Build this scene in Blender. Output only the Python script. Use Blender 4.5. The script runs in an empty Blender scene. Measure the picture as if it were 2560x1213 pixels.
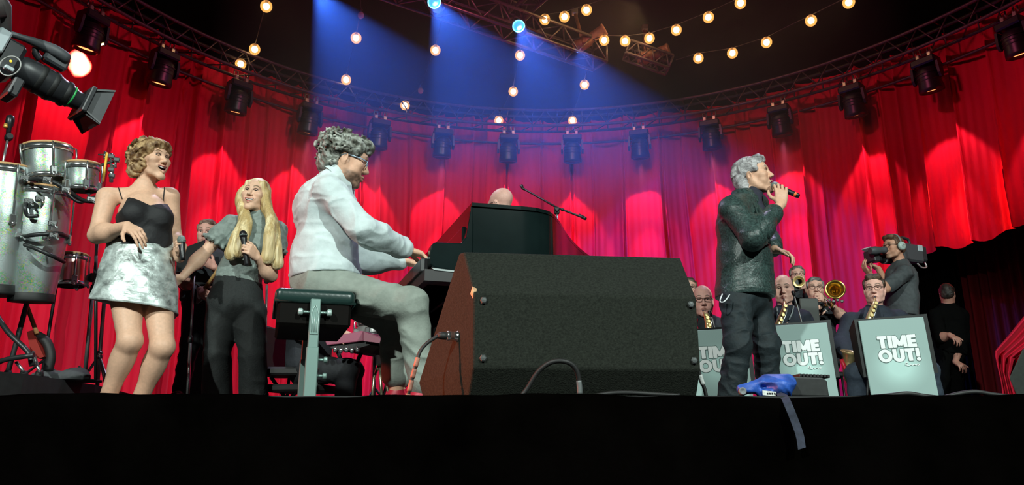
import bpy, bmesh, math, random
import numpy as np
from mathutils import Vector, Matrix
random.seed(7); RNG = np.random.RandomState(7)
SC = bpy.context.scene
COL = SC.collection
PI = math.pi
# ------------------------------------------------------------------ camera, world, lights, exposure
FPX, PITCH, CAMZ = 1850.0, math.radians(14.55), -0.105
cam_d = bpy.data.cameras.new('camera'); cam = bpy.data.objects.new('camera', cam_d); COL.objects.link(cam)
cam_d.sensor_width = 36.0; cam_d.lens = FPX / 2560 * 36.0; cam_d.clip_start = 0.05; cam_d.clip_end = 200
cam.location = (0, 0, CAMZ); cam.rotation_euler = (PI/2 + PITCH, 0, 0)
SC.camera = cam
SC.view_settings.view_transform = 'Standard'; SC.view_settings.look = 'None'
SC.view_settings.exposure = 0.0; SC.view_settings.gamma = 1.0; SC.view_settings.use_curve_mapping = False
SC.cycles.use_denoising = True
SC.cycles.max_bounces = 5; SC.cycles.diffuse_bounces = 2; SC.cycles.glossy_bounces = 3
SC.cycles.transmission_bounces = 4; SC.cycles.transparent_max_bounces = 8
SC.cycles.sample_clamp_indirect = 4.0; SC.cycles.caustics_reflective = False; SC.cycles.caustics_refractive = False
w = bpy.data.worlds.new('world'); SC.world = w; w.use_nodes = True
w.node_tree.nodes['Background'].inputs[0].default_value = (0.9, 0.75, 0.8, 1)
w.node_tree.nodes['Background'].inputs[1].default_value = 0.012

CX_ = 0.60
def spot(name, loc, target, power, color, half, blend=0.15, radius=0.05):
    l = bpy.data.lights.new(name, 'SPOT'); l.energy = power; l.color = color
    l.spot_size = math.radians(2*half); l.spot_blend = blend; l.shadow_soft_size = radius
    o = bpy.data.objects.new(name, l); COL.objects.link(o); o.location = loc
    o.rotation_euler = (Vector(target)-Vector(loc)).to_track_quat('-Z', 'Y').to_euler()
    return o
# front-of-house key lights behind and above the audience, mint-white as in the photograph
spot('key_light', (-4.5, -6.0, 6.0), (-1.6, 4.4, 1.1), 4200, (0.90, 1.0, 0.93), 24, 0.5, 0.12)
spot('key_light', (5.5, -5.5, 6.5), (1.2, 4.8, 1.0), 4900, (0.86, 1.0, 0.93), 24, 0.5, 0.12)
# lilac back light from the rear truss, gives the pale rims on hair and shoulders
spot('back_light', (-2.6, 7.6, 5.9), (-1.2, 4.0, 1.2), 420, (0.85, 0.72, 1.0), 28, 0.4, 0.1)
spot('back_light', (3.4, 7.6, 5.9), (1.8, 4.9, 1.4), 380, (0.75, 0.62, 1.0), 24, 0.4, 0.1)
# red side light from the wings
spot('red_side_light', (-6.0, 3.2, 1.6), (0.0, 2.8, 0.4), 300, (1.0, 0.06, 0.03), 16, 0.5, 0.15)
# narrow red spot added off stage left to redden the floor monitor's end panel
spot('red_side_light', (-6.2, 2.45, .95), (-0.18, 2.68, .28), 4300, (1.0, .20, .09), 4.2, .5, .10)
# unseen red fill spots added in mid-tent to brighten the upper part of the curtain
for k in range(6):
    t = math.radians(15+30*k); spot('upper_fill', (CX_+.4*math.cos(t), 6.0+.4*math.sin(t), 5.9), (CX_+7*math.cos(t), 6.0+7*math.sin(t), 4.5), 300, (1.0, .16, .32), 24, .9, .15)
spot('red_side_light', (5.2, 10.6, 3.6), (8.4, 7.2, 1.6), 1000, (1.0, .10, .04), 28, .8, .15)  # red spot added to brighten the dark red drape in the gap
# blue beams of the lamps hung on the front truss, washing the tent roof behind
BLUE = (0.04, 0.16, 1.0)
# truss geometry shared by lamps, curtain and truss: circle centre, radius, height under the truss
CX, CY, TR, TZ = 0.60, 6.01, 6.45, 5.2
FIX_ANG = [23.8, 34.2, 43.9, 54.0, 64.2, 75.1, 85.7, 95.9, 106.4, 116.4, 127.1, 137.6, 148.1, 157.6]
CR = 7.0                                     # curtain radius
for i, a in enumerate(FIX_ANG):
    t = math.radians(a); ux, uy = math.cos(t), math.sin(t)
    L = Vector((CX+ux*TR, CY+uy*TR, TZ-0.66))
    def on_wall(drop): return (CX+ux*CR, CY+uy*CR, L.z-drop)
    warm = i == len(FIX_ANG)-1
    c = (1.0, 0.16, 0.26) if not warm else (1.0, 0.62, 0.10)
    if 5 <= i <= 8: c = (1.0, 0.12, 0.30)
    k = 2.6 if warm else 1.0
    spot('curtain_wash', L, on_wall(1.25), 82, c if not warm else (1.0,.14,.2), 27, 0.25, 0.04)
    if warm: spot('curtain_wash', L+Vector((.1,.1,.25)), (-5.79, 8.87, 4.63), 7500, (1.0, .80, .22), 16, .25, .04)
    cr = (1.0, 0.14, 0.28)
    spot('curtain_wash', L, on_wall(2.6), 215, cr, 13, 0.6, 0.04)
    spot('curtain_wash', L, on_wall(4.6), 640, cr, 9, 0.8, 0.04)

# ------------------------------------------------------------------ picture-ray helpers (only used to find real places)
_CP, _SP = math.cos(PITCH), math.sin(PITCH)
def ray(px, py):
    x = px-1280.0; y = 606.5-py
    return np.array([x, FPX*_CP-y*_SP, y*_CP+FPX*_SP])
def at(px, py, Y):
    r = ray(px, py); s = Y/r[1]
    return np.array([r[0]*s, Y, r[2]*s+CAMZ])
def atz(px, py, z):
    r = ray(px, py); s = (z-CAMZ)/r[2]
    return np.array([r[0]*s, r[1]*s, z])
def on_cyl(px, py, R):
    r = ray(px, py); a = r[0]**2+r[1]**2; b = -2*(r[0]*CX+r[1]*CY); c = CX*CX+CY*CY-R*R
    s = (-b+math.sqrt(b*b-4*a*c))/(2*a); p = r*s
    return math.degrees(math.atan2(p[1]-CY, p[0]-CX)), p[2]+CAMZ
def V(*a): return np.array(a, float)
def unit(v): v = np.asarray(v, float); return v/max(1e-9, np.linalg.norm(v))
# ------------------------------------------------------------------ materials
MATS = {}
def mat(name, color=(.5,.5,.5), rough=.5, metal=0.0, noise=0.0, nscale=20.0, bump=0.0, bscale=80.0, sheen=0.0, emit=0.0, emitc=None,
        vcol=False, coat=0.0, spec=0.5, stretch=None, sss=0.0, bdist=0.01):
    if name in MATS: return MATS[name]
    m = bpy.data.materials.new(name); m.use_nodes = True; nt = m.node_tree; N = nt.nodes; Lk = nt.links
    b = N['Principled BSDF']
    b.inputs['Base Color'].default_value = (*color, 1); b.inputs['Roughness'].default_value = rough
    b.inputs['Metallic'].default_value = metal; b.inputs['Sheen Weight'].default_value = sheen
    b.inputs['Coat Weight'].default_value = coat; b.inputs['Specular IOR Level'].default_value = spec
    if sheen: b.inputs['Sheen Tint'].default_value = (*[min(1, c*1.2+.05) for c in color], 1)
    if sss:
        b.inputs['Subsurface Weight'].default_value = sss; b.inputs['Subsurface Radius'].default_value = (.012, .004, .002)
    src = None
    tc = N.new('ShaderNodeTexCoord'); co = tc.outputs['Object']
    if stretch:
        mp = N.new('ShaderNodeMapping'); mp.inputs['Scale'].default_value = stretch; Lk.new(co, mp.inputs[0]); co = mp.outputs[0]
    if vcol:
        at_ = N.new('ShaderNodeVertexColor'); at_.layer_name = 'Col'; src = at_.outputs['Color']
    if noise:
        n = N.new('ShaderNodeTexNoise'); n.inputs['Scale'].default_value = nscale; n.inputs['Detail'].default_value = 4; Lk.new(co, n.inputs['Vector'])
        mr = N.new('ShaderNodeMapRange'); mr.inputs[1].default_value = .3; mr.inputs[2].default_value = .7
        mr.inputs[3].default_value = 1-noise; mr.inputs[4].default_value = 1+noise; Lk.new(n.outputs['Fac'], mr.inputs[0])
        mx = N.new('ShaderNodeVectorMath'); mx.operation = 'SCALE'
        if src is None: mx.inputs[0].default_value = color
        else: Lk.new(src, mx.inputs[0])
        Lk.new(mr.outputs[0], mx.inputs['Scale']); src = mx.outputs[0]
    if src is not None: Lk.new(src, b.inputs['Base Color'])
    if bump:
        n2 = N.new('ShaderNodeTexNoise'); n2.inputs['Scale'].default_value = bscale; n2.inputs['Detail'].default_value = 3; Lk.new(co, n2.inputs['Vector'])
        bp = N.new('ShaderNodeBump'); bp.inputs['Strength'].default_value = bump; bp.inputs['Distance'].default_value = bdist
        Lk.new(n2.outputs['Fac'], bp.inputs['Height']); Lk.new(bp.outputs[0], b.inputs['Normal'])
    if emit:
        b.inputs['Emission Color'].default_value = (*(emitc or color), 1); b.inputs['Emission Strength'].default_value = emit
    MATS[name] = m
    return m

# ------------------------------------------------------------------ objects
def link(name, me, m=None, parent=None):
    o = bpy.data.objects.new(name, me); COL.objects.link(o)
    if m is not None and me is not None: me.materials.append(m)
    if parent is not None: o.parent = parent
    return o
def tag(o, label=None, cat=None, group=None, kind=None):
    for k, v in (('label', label), ('category', cat), ('group', group), ('kind', kind)):
        if v: o[k] = v
    return o
def thing(name, label, cat, loc=(0,0,0), rz=0.0, group=None):
    o = bpy.data.objects.new(name, None); COL.objects.link(o); o.location = loc; o.rotation_euler = (0,0,rz); o.empty_display_size = .1
    return tag(o, label, cat, group)
def base_of(parent):
    while parent is not None and parent.parent is not None: parent = parent.parent
    return parent
def off_of(parent):
    p = base_of(parent)
    return np.array(p.location) if p is not None else np.zeros(3)
def copy_tree(o, parent=None):
    c = o.copy(); COL.objects.link(c)
    if parent is not None: c.parent = parent
    for ch in list(o.children): copy_tree(ch, c)
    return c
def mesh_np(name, v, f, smooth=True, col=None):
    me = bpy.data.meshes.new(name); v = np.asarray(v, np.float32); f = np.asarray(f, np.int32); n, k = f.shape
    me.vertices.add(len(v)); me.vertices.foreach_set('co', v.ravel())
    me.loops.add(n*k); me.loops.foreach_set('vertex_index', f.ravel())
    me.polygons.add(n); me.polygons.foreach_set('loop_start', np.arange(n, dtype=np.int32)*k)
    me.update(calc_edges=True)
    me.polygons.foreach_set('use_smooth', np.full(n, smooth))
    if col is not None:
        a = me.color_attributes.new('Col', 'FLOAT_COLOR', 'POINT')
        c4 = np.ones((len(v), 4), np.float32); c4[:, :3] = col; a.data.foreach_set('color', c4.ravel())
    me.validate()
    return me
def frame(d, up=(0,0,1)):
    d = unit(d); up = np.asarray(up, float)
    if abs(d@up) > .98: up = V(0,1,0) if abs(d[1]) < .9 else V(1,0,0)
    x = unit(np.cross(up, d)); y = np.cross(d, x)
    return x, y, d
class MB:
    """collects shapes of one part; build() links them as one mesh object. World coordinates; the thing's base is subtracted."""
    def __init__(s): s.v = []; s.f = []; s.sm = []; s.n = 0
    def add(s, v, f, smooth=False):
        s.v.extend([tuple(map(float, p)) for p in v]); s.f.extend([tuple(int(i)+s.n for i in q) for q in f]); s.sm.extend([smooth]*len(f)); s.n += len(v); return s
    def box(s, c, half, R=None, bev=0.0):
        c = np.asarray(c, float); hx, hy, hz = half; R = np.eye(3) if R is None else np.asarray(R, float)
        if bev <= 0:
            v = [V(x*hx, y*hy, z*hz) for z in (-1,1) for y in (-1,1) for x in (-1,1)]
            return s.add([c+R@p for p in v], [(0,2,3,1),(4,5,7,6),(0,1,5,4),(2,6,7,3),(0,4,6,2),(1,3,7,5)])
        b = bev; v = []; idx = {}
        for sx in (-1,1):
            for sy in (-1,1):
                for sz in (-1,1):
                    for k in range(3):
                        p = [sx*hx, sy*hy, sz*hz]
                        for j in range(3):
                            if j != k: p[j] -= (sx,sy,sz)[j]*b
                        idx[sx,sy,sz,k] = len(v); v.append(c+R@np.array(p))
        f = []
        for k in range(3):
            a, b2 = [(1,2),(2,0),(0,1)][k]
            for sg in (-1,1):
                q = []
                for u, w_ in ((-1,-1),(1,-1),(1,1),(-1,1)):
                    t = [0,0,0]; t[k] = sg; t[a] = u; t[b2] = w_; q.append(idx[t[0],t[1],t[2],k])
                f.append(q if sg > 0 else q[::-1])
        for k in range(3):                      # edge faces run along axis k
            a, b2 = [(1,2),(2,0),(0,1)][k]
            for u in (-1,1):
                for w_ in (-1,1):
                    t0 = [0,0,0]; t0[k] = -1; t0[a] = u; t0[b2] = w_; t1 = list(t0); t1[k] = 1
                    q = [idx[t0[0],t0[1],t0[2],a], idx[t1[0],t1[1],t1[2],a], idx[t1[0],t1[1],t1[2],b2], idx[t0[0],t0[1],t0[2],b2]]
                    f.append(q if u*w_ < 0 else q[::-1])
        for sx in (-1,1):
            for sy in (-1,1):
                for sz in (-1,1):
                    q = [idx[sx,sy,sz,k] for k in range(3)]
                    f.append(q if sx*sy*sz > 0 else q[::-1])
        return s.add(v, f)
    def tube(s, pts, r, n=10, cap=True, smooth=True, closed=False):
        P = [np.asarray(p, float) for p in pts]; m = len(P); r = [r]*m if np.isscalar(r) else list(r)
        T = [unit(P[(i+1) % m if closed else min(i+1, m-1)]-P[(i-1) % m if closed else max(i-1, 0)]) for i in range(m)]
        x, y, _ = frame(T[0]); v = []
        for i in range(m):
            x = unit(x-T[i]*(x@T[i])); y = np.cross(T[i], x)
            for k in range(n):
                a = 2*PI*k/n; v.append(P[i]+r[i]*(math.cos(a)*x+math.sin(a)*y))
        f = [(i*n+k, i*n+(k+1) % n, ((i+1) % m)*n+(k+1) % n, ((i+1) % m)*n+k) for i in range(m if closed else m-1) for k in range(n)]
        s.add(v, f, smooth)
        if cap and not closed:
            s.add(v[:n], [tuple(range(n))[::-1]]); s.add(v[-n:], [tuple(range(n))])
        return s
    def bar(s, a, b, r, n=8): return s.tube([a, b], r, n)
    def lathe(s, c, prof, n=24, axis=(0,0,1), smooth=True, capb=True, capt=True):
        x, y, d = frame(axis); c = np.asarray(c, float); v = []
        for rr, z in prof:
            for k in range(n):
                a = 2*PI*k/n; v.append(c+d*z+rr*(math.cos(a)*x+math.sin(a)*y))
        m = len(prof)
        f = [(i*n+k, i*n+(k+1) % n, (i+1)*n+(k+1) % n, (i+1)*n+k) for i in range(m-1) for k in range(n)]
        s.add(v, f, smooth)
        if capb and prof[0][0] > 1e-4: s.add(v[:n], [tuple(range(n))[::-1]])
        if capt and prof[-1][0] > 1e-4: s.add(v[-n:], [tuple(range(n))])
        return s
    def ball(s, c, r, n=14, m=9, R=None):
        r = np.array([r]*3 if np.isscalar(r) else r, float); R = np.eye(3) if R is None else np.asarray(R); c = np.asarray(c, float); v = []
        for i in range(m+1):
            t = PI*i/m
            for k in range(n):
                a = 2*PI*k/n; v.append(c+R@(r*V(math.sin(t)*math.cos(a), math.sin(t)*math.sin(a), -math.cos(t))))
        f = [(i*n+k, i*n+(k+1) % n, (i+1)*n+(k+1) % n, (i+1)*n+k) for i in range(m) for k in range(n)]
        return s.add(v, f, True)
    def prism(s, poly, d, smooth=False):
        n = len(poly); d = np.asarray(d, float); P = [np.asarray(p, float) for p in poly]; v = P+[p+d for p in P]
        nrm = sum((np.cross(P[i], P[(i+1) % n]) for i in range(n)), V(0,0,0)); flip = nrm@d > 0
        f = [tuple(range(n))[::-1] if flip else tuple(range(n)), tuple(range(n,2*n)) if flip else tuple(range(n,2*n))[::-1]]
        for i in range(n):
            q = (i, (i+1) % n, n+(i+1) % n, n+i); f.append(q if flip else q[::-1])
        return s.add(v, f, smooth)
    def loft(s, rings, cap=True, smooth=True):
        n = len(rings[0]); v = [p for r in rings for p in r]
        f = [(i*n+k, i*n+(k+1) % n, (i+1)*n+(k+1) % n, (i+1)*n+k) for i in range(len(rings)-1) for k in range(n)]
        s.add(v, f, smooth)
        if cap: s.add(rings[0], [tuple(range(n))[::-1]]); s.add(rings[-1], [tuple(range(n))])
        return s
    def grid(s, P, smooth=True):
        P = np.asarray(P, float); a, b = P.shape[:2]
        return s.add(P.reshape(-1,3), [(i*b+j, i*b+j+1, (i+1)*b+j+1, (i+1)*b+j) for i in range(a-1) for j in range(b-1)], smooth)
    def build(s, name, m, parent=None, local=False, weld=True, bevel=0.0):
        me = bpy.data.meshes.new(name); o3 = (0,0,0) if local else off_of(parent)
        me.from_pydata([(p[0]-o3[0], p[1]-o3[1], p[2]-o3[2]) for p in s.v], [], s.f)
        me.polygons.foreach_set('use_smooth', s.sm)
        if weld:
            bm = bmesh.new(); bm.from_mesh(me); bmesh.ops.remove_doubles(bm, verts=bm.verts, dist=1e-5)
            bmesh.ops.recalc_face_normals(bm, faces=bm.faces); bm.to_mesh(me); bm.free()
        o = link(name, me, m, parent)
        if bevel: 
            bv = o.modifiers.new('bevel', 'BEVEL'); bv.width = bevel; bv.segments = 2; bv.limit_method = 'ANGLE'
        return o
def arc_pts(fn, n): return [fn(i/(n-1)) for i in range(n)]
def bez(p0, p1, p2, p3, n=16):
    p0, p1, p2, p3 = [np.asarray(p, float) for p in (p0,p1,p2,p3)]
    return [(1-t)**3*p0+3*(1-t)**2*t*p1+3*(1-t)*t*t*p2+t**3*p3 for t in np.linspace(0,1,n)]
def crom(pts, n=6):
    P = [np.asarray(p, float) for p in pts]; P = [2*P[0]-P[1]]+P+[2*P[-1]-P[-2]]; out = []
    for i in range(1, len(P)-2):
        for t in np.linspace(0, 1, n, endpoint=False):
            a, b, c, d = P[i-1:i+3]
            out.append(.5*((2*b)+(c-a)*t+(2*a-5*b+4*c-d)*t*t+(3*b-a-3*c+d)*t**3))
    return out+[P[-2]]
def rotz(a): c, s = math.cos(a), math.sin(a); return np.array([[c,-s,0],[s,c,0],[0,0,1.]])
def R_from(x, y, z): return np.column_stack([x, y, z])

# ------------------------------------------------------------------ signed-distance bodies, one continuous surface each
def vnoise(p, seed=0):
    p = np.asarray(p, np.float32); i = np.floor(p).astype(np.int64); f = p-i; f = f*f*(3-2*f)
    def h(ix, iy, iz):
        n = (ix*374761393+iy*668265263+iz*2147483647+seed*974711) & 0x7fffffff
        n = ((n ^ (n >> 13))*1274126177) & 0x7fffffff
        return ((n ^ (n >> 16)) & 0xffff).astype(np.float32)/65535.0
    x, y, z = i[...,0], i[...,1], i[...,2]; fx, fy, fz = f[...,0], f[...,1], f[...,2]
    r = 0
    for dx in (0,1):
        for dy in (0,1):
            for dz in (0,1):
                r = r+h(x+dx,y+dy,z+dz)*np.where(dx, fx, 1-fx)*np.where(dy, fy, 1-fy)*np.where(dz, fz, 1-fz)
    return r*2-1
class SDF:
    def __init__(s): s.ops = []; s.amp = 0.0
    def _p(s, fn, c, R, k, mode): s.ops.append((fn, np.asarray(c, np.float32), float(R), k, mode)); return s
    def cap(s, a, b, ra, rb=None, k=.02, flat=None, mode='+'):
        a = np.asarray(a, np.float32); b = np.asarray(b, np.float32); rb = ra if rb is None else rb
        ba = b-a; L2 = max(float(ba@ba), 1e-9); big = max(ra, rb)
        if flat is not None:
            ax = np.asarray(unit(flat[0]), np.float32); q = 1.0/flat[1]-1.0
            if flat[1] > 1: big *= flat[1]
        def fn(p):
            pa = p-a; t = np.clip((pa@ba)/L2, 0, 1); o = pa-t[..., None]*ba; r = ra+(rb-ra)*t
            d = np.sqrt((o*o).sum(-1))
            if flat is None: return d-r
            o2 = o+((o@ax)*q)[..., None]*ax; d2 = np.sqrt((o2*o2).sum(-1))+1e-6
            return d*(1-r/d2) if flat[1] <= 1 else (d2-r)*np.where(d2 > 1e-5, d/d2, 1)
        return s._p(fn, (a+b)/2, math.sqrt(L2)/2+big, k, mode)
    def ell(s, c, r, R=None, k=.02, mode='+'):
        c = np.asarray(c, np.float32); r = np.asarray([r]*3 if np.isscalar(r) else r, np.float32); R = np.eye(3) if R is None else R; R = np.asarray(R, np.float32)
        def fn(p):
            q = (p-c)@R; k0 = np.sqrt(((q/r)**2).sum(-1))+1e-6; k1 = np.sqrt(((q/(r*r))**2).sum(-1))+1e-6
            return k0*(k0-1)/k1
        return s._p(fn, c, float(r.max()), k, mode)
    def box(s, c, half, R=None, rd=.005, k=.01, mode='+'):
        c = np.asarray(c, np.float32); hh = np.asarray(half, np.float32)-rd; R = np.asarray(np.eye(3) if R is None else R, np.float32)
        def fn(p):
            q = np.abs((p-c)@R)-hh
            return np.sqrt((np.maximum(q, 0)**2).sum(-1))+np.minimum(q.max(-1), 0)-rd
        return s._p(fn, c, float(np.linalg.norm(half)), k, mode)
    def plane(s, o, n, k=.004):                 # keep the side the normal points away from
        o = np.asarray(o, np.float32); n = np.asarray(unit(n), np.float32)
        return s._p(lambda p: (p-o)@n, o, 1e9, k, '&')
    def disp(s, fn, amp):
        s.amp += amp; return s._p(fn, (0,0,0), 1e9, 0, 'd')
    def ev(s, P, C=None, br=0.0):
        d = np.full(P.shape[:-1], 1.0, np.float32)
        for fn, c, R, k, mode in s.ops:
            if C is not None and R < 1e8:
                sel = np.nonzero(((C-c)**2).sum(-1) < (R+k+br*1.3)**2)[0]
                if not len(sel): continue
                p = P[sel]; e = d[sel]
            else: sel = slice(None); p = P; e = d
            x = fn(p)
            if mode == 'd': e = e+x
            elif mode == '+':
                h_ = np.maximum(k-np.abs(e-x), 0)/max(k, 1e-6); e = np.minimum(e, x)-h_*h_*k*.25
            else:
                if mode == '-': x = -x
                h_ = np.maximum(k-np.abs(e-x), 0)/max(k, 1e-6); e = np.maximum(e, x)+h_*h_*k*.25
            d[sel] = e
        return d
    def bounds(s):
        lo = np.full(3, 1e9); hi = -lo
        for fn, c, R, k, mode in s.ops:
            if mode == '+': lo = np.minimum(lo, c-R); hi = np.maximum(hi, c+R)
        return lo, hi
    def mesh(s, h, lo=None, hi=None, B=8):
        l2, h2 = s.bounds(); lo = l2 if lo is None else np.maximum(lo, l2); hi = h2 if hi is None else np.minimum(hi, h2)
        pad = 3*h+s.amp; lo = lo-pad; hi = hi+pad; H = B*h
        nb = np.maximum(1, np.ceil((hi-lo)/H).astype(int))
        g = np.stack(np.meshgrid(*[np.arange(n) for n in nb], indexing='ij'), -1).reshape(-1,3)
        C = (lo+(g+.5)*H).astype(np.float32)-.5*h
        dc = s.ev(C)
        act = np.abs(dc) < .9*H*1.25+s.amp+.012
        n = nb*B
        D = np.repeat(np.repeat(np.repeat(dc.reshape(nb), B, 0), B, 1), B, 2).astype(np.float32)
        ga = g[act]; o = np.stack(np.meshgrid(*[np.arange(B)]*3, indexing='ij'), -1).reshape(-1,3)
        CH = 3000
        for st in range(0, len(ga), CH):
            gb = ga[st:st+CH]; ii = gb[:, None, :]*B+o[None]
            P = (lo+ii*h).astype(np.float32)
            D[ii[...,0], ii[...,1], ii[...,2]] = s.ev(P, C[act][st:st+CH], .87*H)
        return nets(D, lo, h)
def nets(D, lo, h):
    S = D < 0
    c = np.zeros(tuple(x-1 for x in D.shape), np.int8)
    for dx in (0,1):
        for dy in (0,1):
            for dz in (0,1):
                c += S[dx:D.shape[0]-1+dx, dy:D.shape[1]-1+dy, dz:D.shape[2]-1+dz]
    mk = (c > 0) & (c < 8); ijk = np.argwhere(mk); idx = np.full(mk.shape, -1, np.int32); idx[mk] = np.arange(len(ijk))
    if not len(ijk): return np.zeros((0,3)), np.zeros((0,4), int)
    cor = [(a,b,e) for a in (0,1) for b in (0,1) for e in (0,1)]
    val = {q: D[ijk[:,0]+q[0], ijk[:,1]+q[1], ijk[:,2]+q[2]] for q in cor}
    acc = np.zeros((len(ijk),3)); cnt = np.zeros(len(ijk))
    for q in cor:
        for ax in range(3):
            if q[ax] == 0:
                w_ = list(q); w_[ax] = 1; w_ = tuple(w_); a, b = val[q], val[w_]
                x = (a < 0) != (b < 0); t = np.where(x, a/np.where(x, a-b, 1), 0)
                pos = np.tile(np.array(q, float), (len(ijk),1)); pos[:, ax] = t
                acc += pos*x[:, None]; cnt += x
    v = lo+(ijk+acc/np.maximum(cnt,1)[:,None])*h
    F = []
    for ax in range(3):
        a, b = [(1,2),(2,0),(0,1)][ax]
        sl = [slice(0,-1)]*3; s0 = tuple(sl); 
        A = S[tuple(slice(0,-1) if k == ax else slice(None) for k in range(3))]; Bq = S[tuple(slice(1,None) if k == ax else slice(None) for k in range(3))]
        e = np.argwhere(A != Bq)
        e = e[(e[:,a] > 0) & (e[:,b] > 0) & (e[:,a] < D.shape[a]-1) & (e[:,b] < D.shape[b]-1)]
        if not len(e): continue
        def g(da, db):
            q = e.copy(); q[:,a] -= da; q[:,b] -= db; return idx[q[:,0], q[:,1], q[:,2]]
        q = np.stack([g(1,1), g(0,1), g(0,0), g(1,0)], 1)
        fl = ~A[e[:,0], e[:,1], e[:,2]]
        q[fl] = q[fl][:, ::-1]; F.append(q)
    F = np.concatenate(F); F = F[(F >= 0).all(1)]
    return v, F
def sdf_obj(name, s, h, m, parent=None, colfn=None, lo=None, hi=None):
    v, f = s.mesh(h, lo, hi)
    col = colfn(v) if colfn else None
    return link(name, mesh_np(name, v-off_of(parent), f, True, col), m, parent)
# ------------------------------------------------------------------ the setting
M_stage = mat('stage_black_floor', (.012,.012,.013), .55, noise=.4, nscale=9)
M_skirt = mat('black_molton_drape', (.0010,.0008,.0007), .95, noise=.5, nscale=5, bump=.3, bscale=40, spec=.0)
M_roof = mat('tent_roof_black', (.018,.013,.010), .9, noise=.3, nscale=1.5, spec=.1)
M_velvet = mat('red_velvet', (.60,.006,.036), .75, noise=.16, nscale=3.0, bump=.25, bscale=30, sheen=.25, stretch=(1,1,.08), spec=.25)
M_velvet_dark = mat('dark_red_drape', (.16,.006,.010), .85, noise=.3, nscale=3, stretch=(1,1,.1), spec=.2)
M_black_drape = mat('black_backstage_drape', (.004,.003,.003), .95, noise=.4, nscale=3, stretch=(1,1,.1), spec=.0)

mb = MB()
EDGE = 2.14
mb.box((0, 9.2+EDGE/2, -.05), (12, 9.2-EDGE/2+.0, .05))
tag(mb.build('floor', M_stage), kind='structure')
# black cloth over the stage edge, hanging down its front, a soft rolled top that sags a little
xs = np.linspace(-4.5, 4.5, 260); P = []
for j, (y, z) in enumerate([(2.34,.002),(2.26,.003),(2.20,.0045),(2.15,.004),(2.115,-.006),(2.10,-.03),(2.10,-.12),(2.09,-.3),(2.08,-.7),(2.06,-1.3)]):
    row = []
    for x in xs:
        n1 = .010*math.sin(x*5.1+1)+.006*math.sin(x*13.7)+.004*math.sin(x*31)
        fold = .018*math.sin(x*9+2*math.sin(x*2.3))*min(1, max(0, -z*5))
        zz = z+(n1*.3 if 0 < j < 6 else 0)-.0014*x*(1 if j < 6 else 0)
        row.append((x, y+fold, zz))
    P.append(row)
mb = MB(); mb.grid(P); o = mb.build('stage_front_cloth', M_skirt)
tag(o, kind='structure'); o.name = 'trim_1'
# tent roof: a black cone over the stage
mb = MB(); rings = []
for rr, z in [(15,4.2),(13,6.6),(7.5,8.0),(3.5,9.4),(.4,10.6)]:
    rings.append([V(CX+rr*math.cos(a), 4.0+rr*math.sin(a), z+.12*math.cos(a*16)*(rr/9)) for a in np.linspace(0, 2*PI, 96, endpoint=False)])
mb.loft(rings, cap=False); tag(mb.build('ceiling', M_roof), kind='structure')

# ------------------------------------------------------------------ curtains
_pb = [0.0]
while _pb[-1] < 30: _pb.append(_pb[-1]+random.choice((.22,.30,.34,.42,.50))*random.uniform(.85,1.15))
_ph = [random.uniform(.07,.15) for _ in _pb]; _pd = [random.choice((-1,1,1)) for _ in _pb]
_pb = np.array(_pb)
def pleat(t, z):                                # flat panels with narrow creases, loosening a little towards the floor
    t = t+.035*math.sin(z*.55+t*.9)+.02*math.sin(z*1.3+t*2.1)
    k = int(np.searchsorted(_pb, t))-1; u = (t-_pb[k])/(_pb[k+1]-_pb[k]); u = u if _pd[k] > 0 else 1-u
    e = .10
    if u < 1-e: v = (u/(1-e))**1.6
    else: q = (u-(1-e))/e; v = (1-q*q*(3-2*q))
    lip = math.exp(-((u-(1-e))/.035)**2)*.38
    a = t*2*PI/.115+math.sin(t*3)*2
    return -_ph[k]*(v+lip)+.006*math.sin(a)+.05*math.sin(t*1.9+.6*math.sin(t*.7))
def curtain_mesh(a0, a1, R, hem, top, step=.014, nz=26):
    n = int(abs(math.radians(a1-a0))*R/step); P = []
    angs = np.linspace(math.radians(a0), math.radians(a1), n)
    for j in range(nz+1):
        row = []
        for t in angs:
            z0 = hem(math.degrees(t)); z = z0+(top-z0)*(j/nz)**.8
            rr = R+pleat(t*R, z); row.append((CX+rr*math.cos(t), CY+rr*math.sin(t), z))
        P.append(row)
    m = MB(); m.grid(P); return m
# on the right the cloth is swagged up: the hem climbs towards the audience side
hem_px = [(2215,735),(2262,672),(2300,640),(2340,622),(2380,622),(2420,610),(2455,606),(2500,585),(2560,560),(2700,520)]
hem_tab = [on_cyl(px, py, CR) for px, py in hem_px]
ha = np.array([h[0] for h in hem_tab][::-1]); hz = np.array([h[1] for h in hem_tab][::-1])
a_open = ha.max()
def hem_main(a):
    if a > a_open+1.2: return .02
    if a > a_open: return float(hz[-1]*(1-(a-a_open)/1.2))
    base = float(np.interp(a, ha, hz))
    return base+.025*math.sin(a*1.9)
o = curtain_mesh(2, 178, CR, hem_main, 5.62).build('stage_curtain', M_velvet, weld=False)
tag(o, 'long red velvet stage curtain hung in a half circle behind the band', 'curtain')
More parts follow.
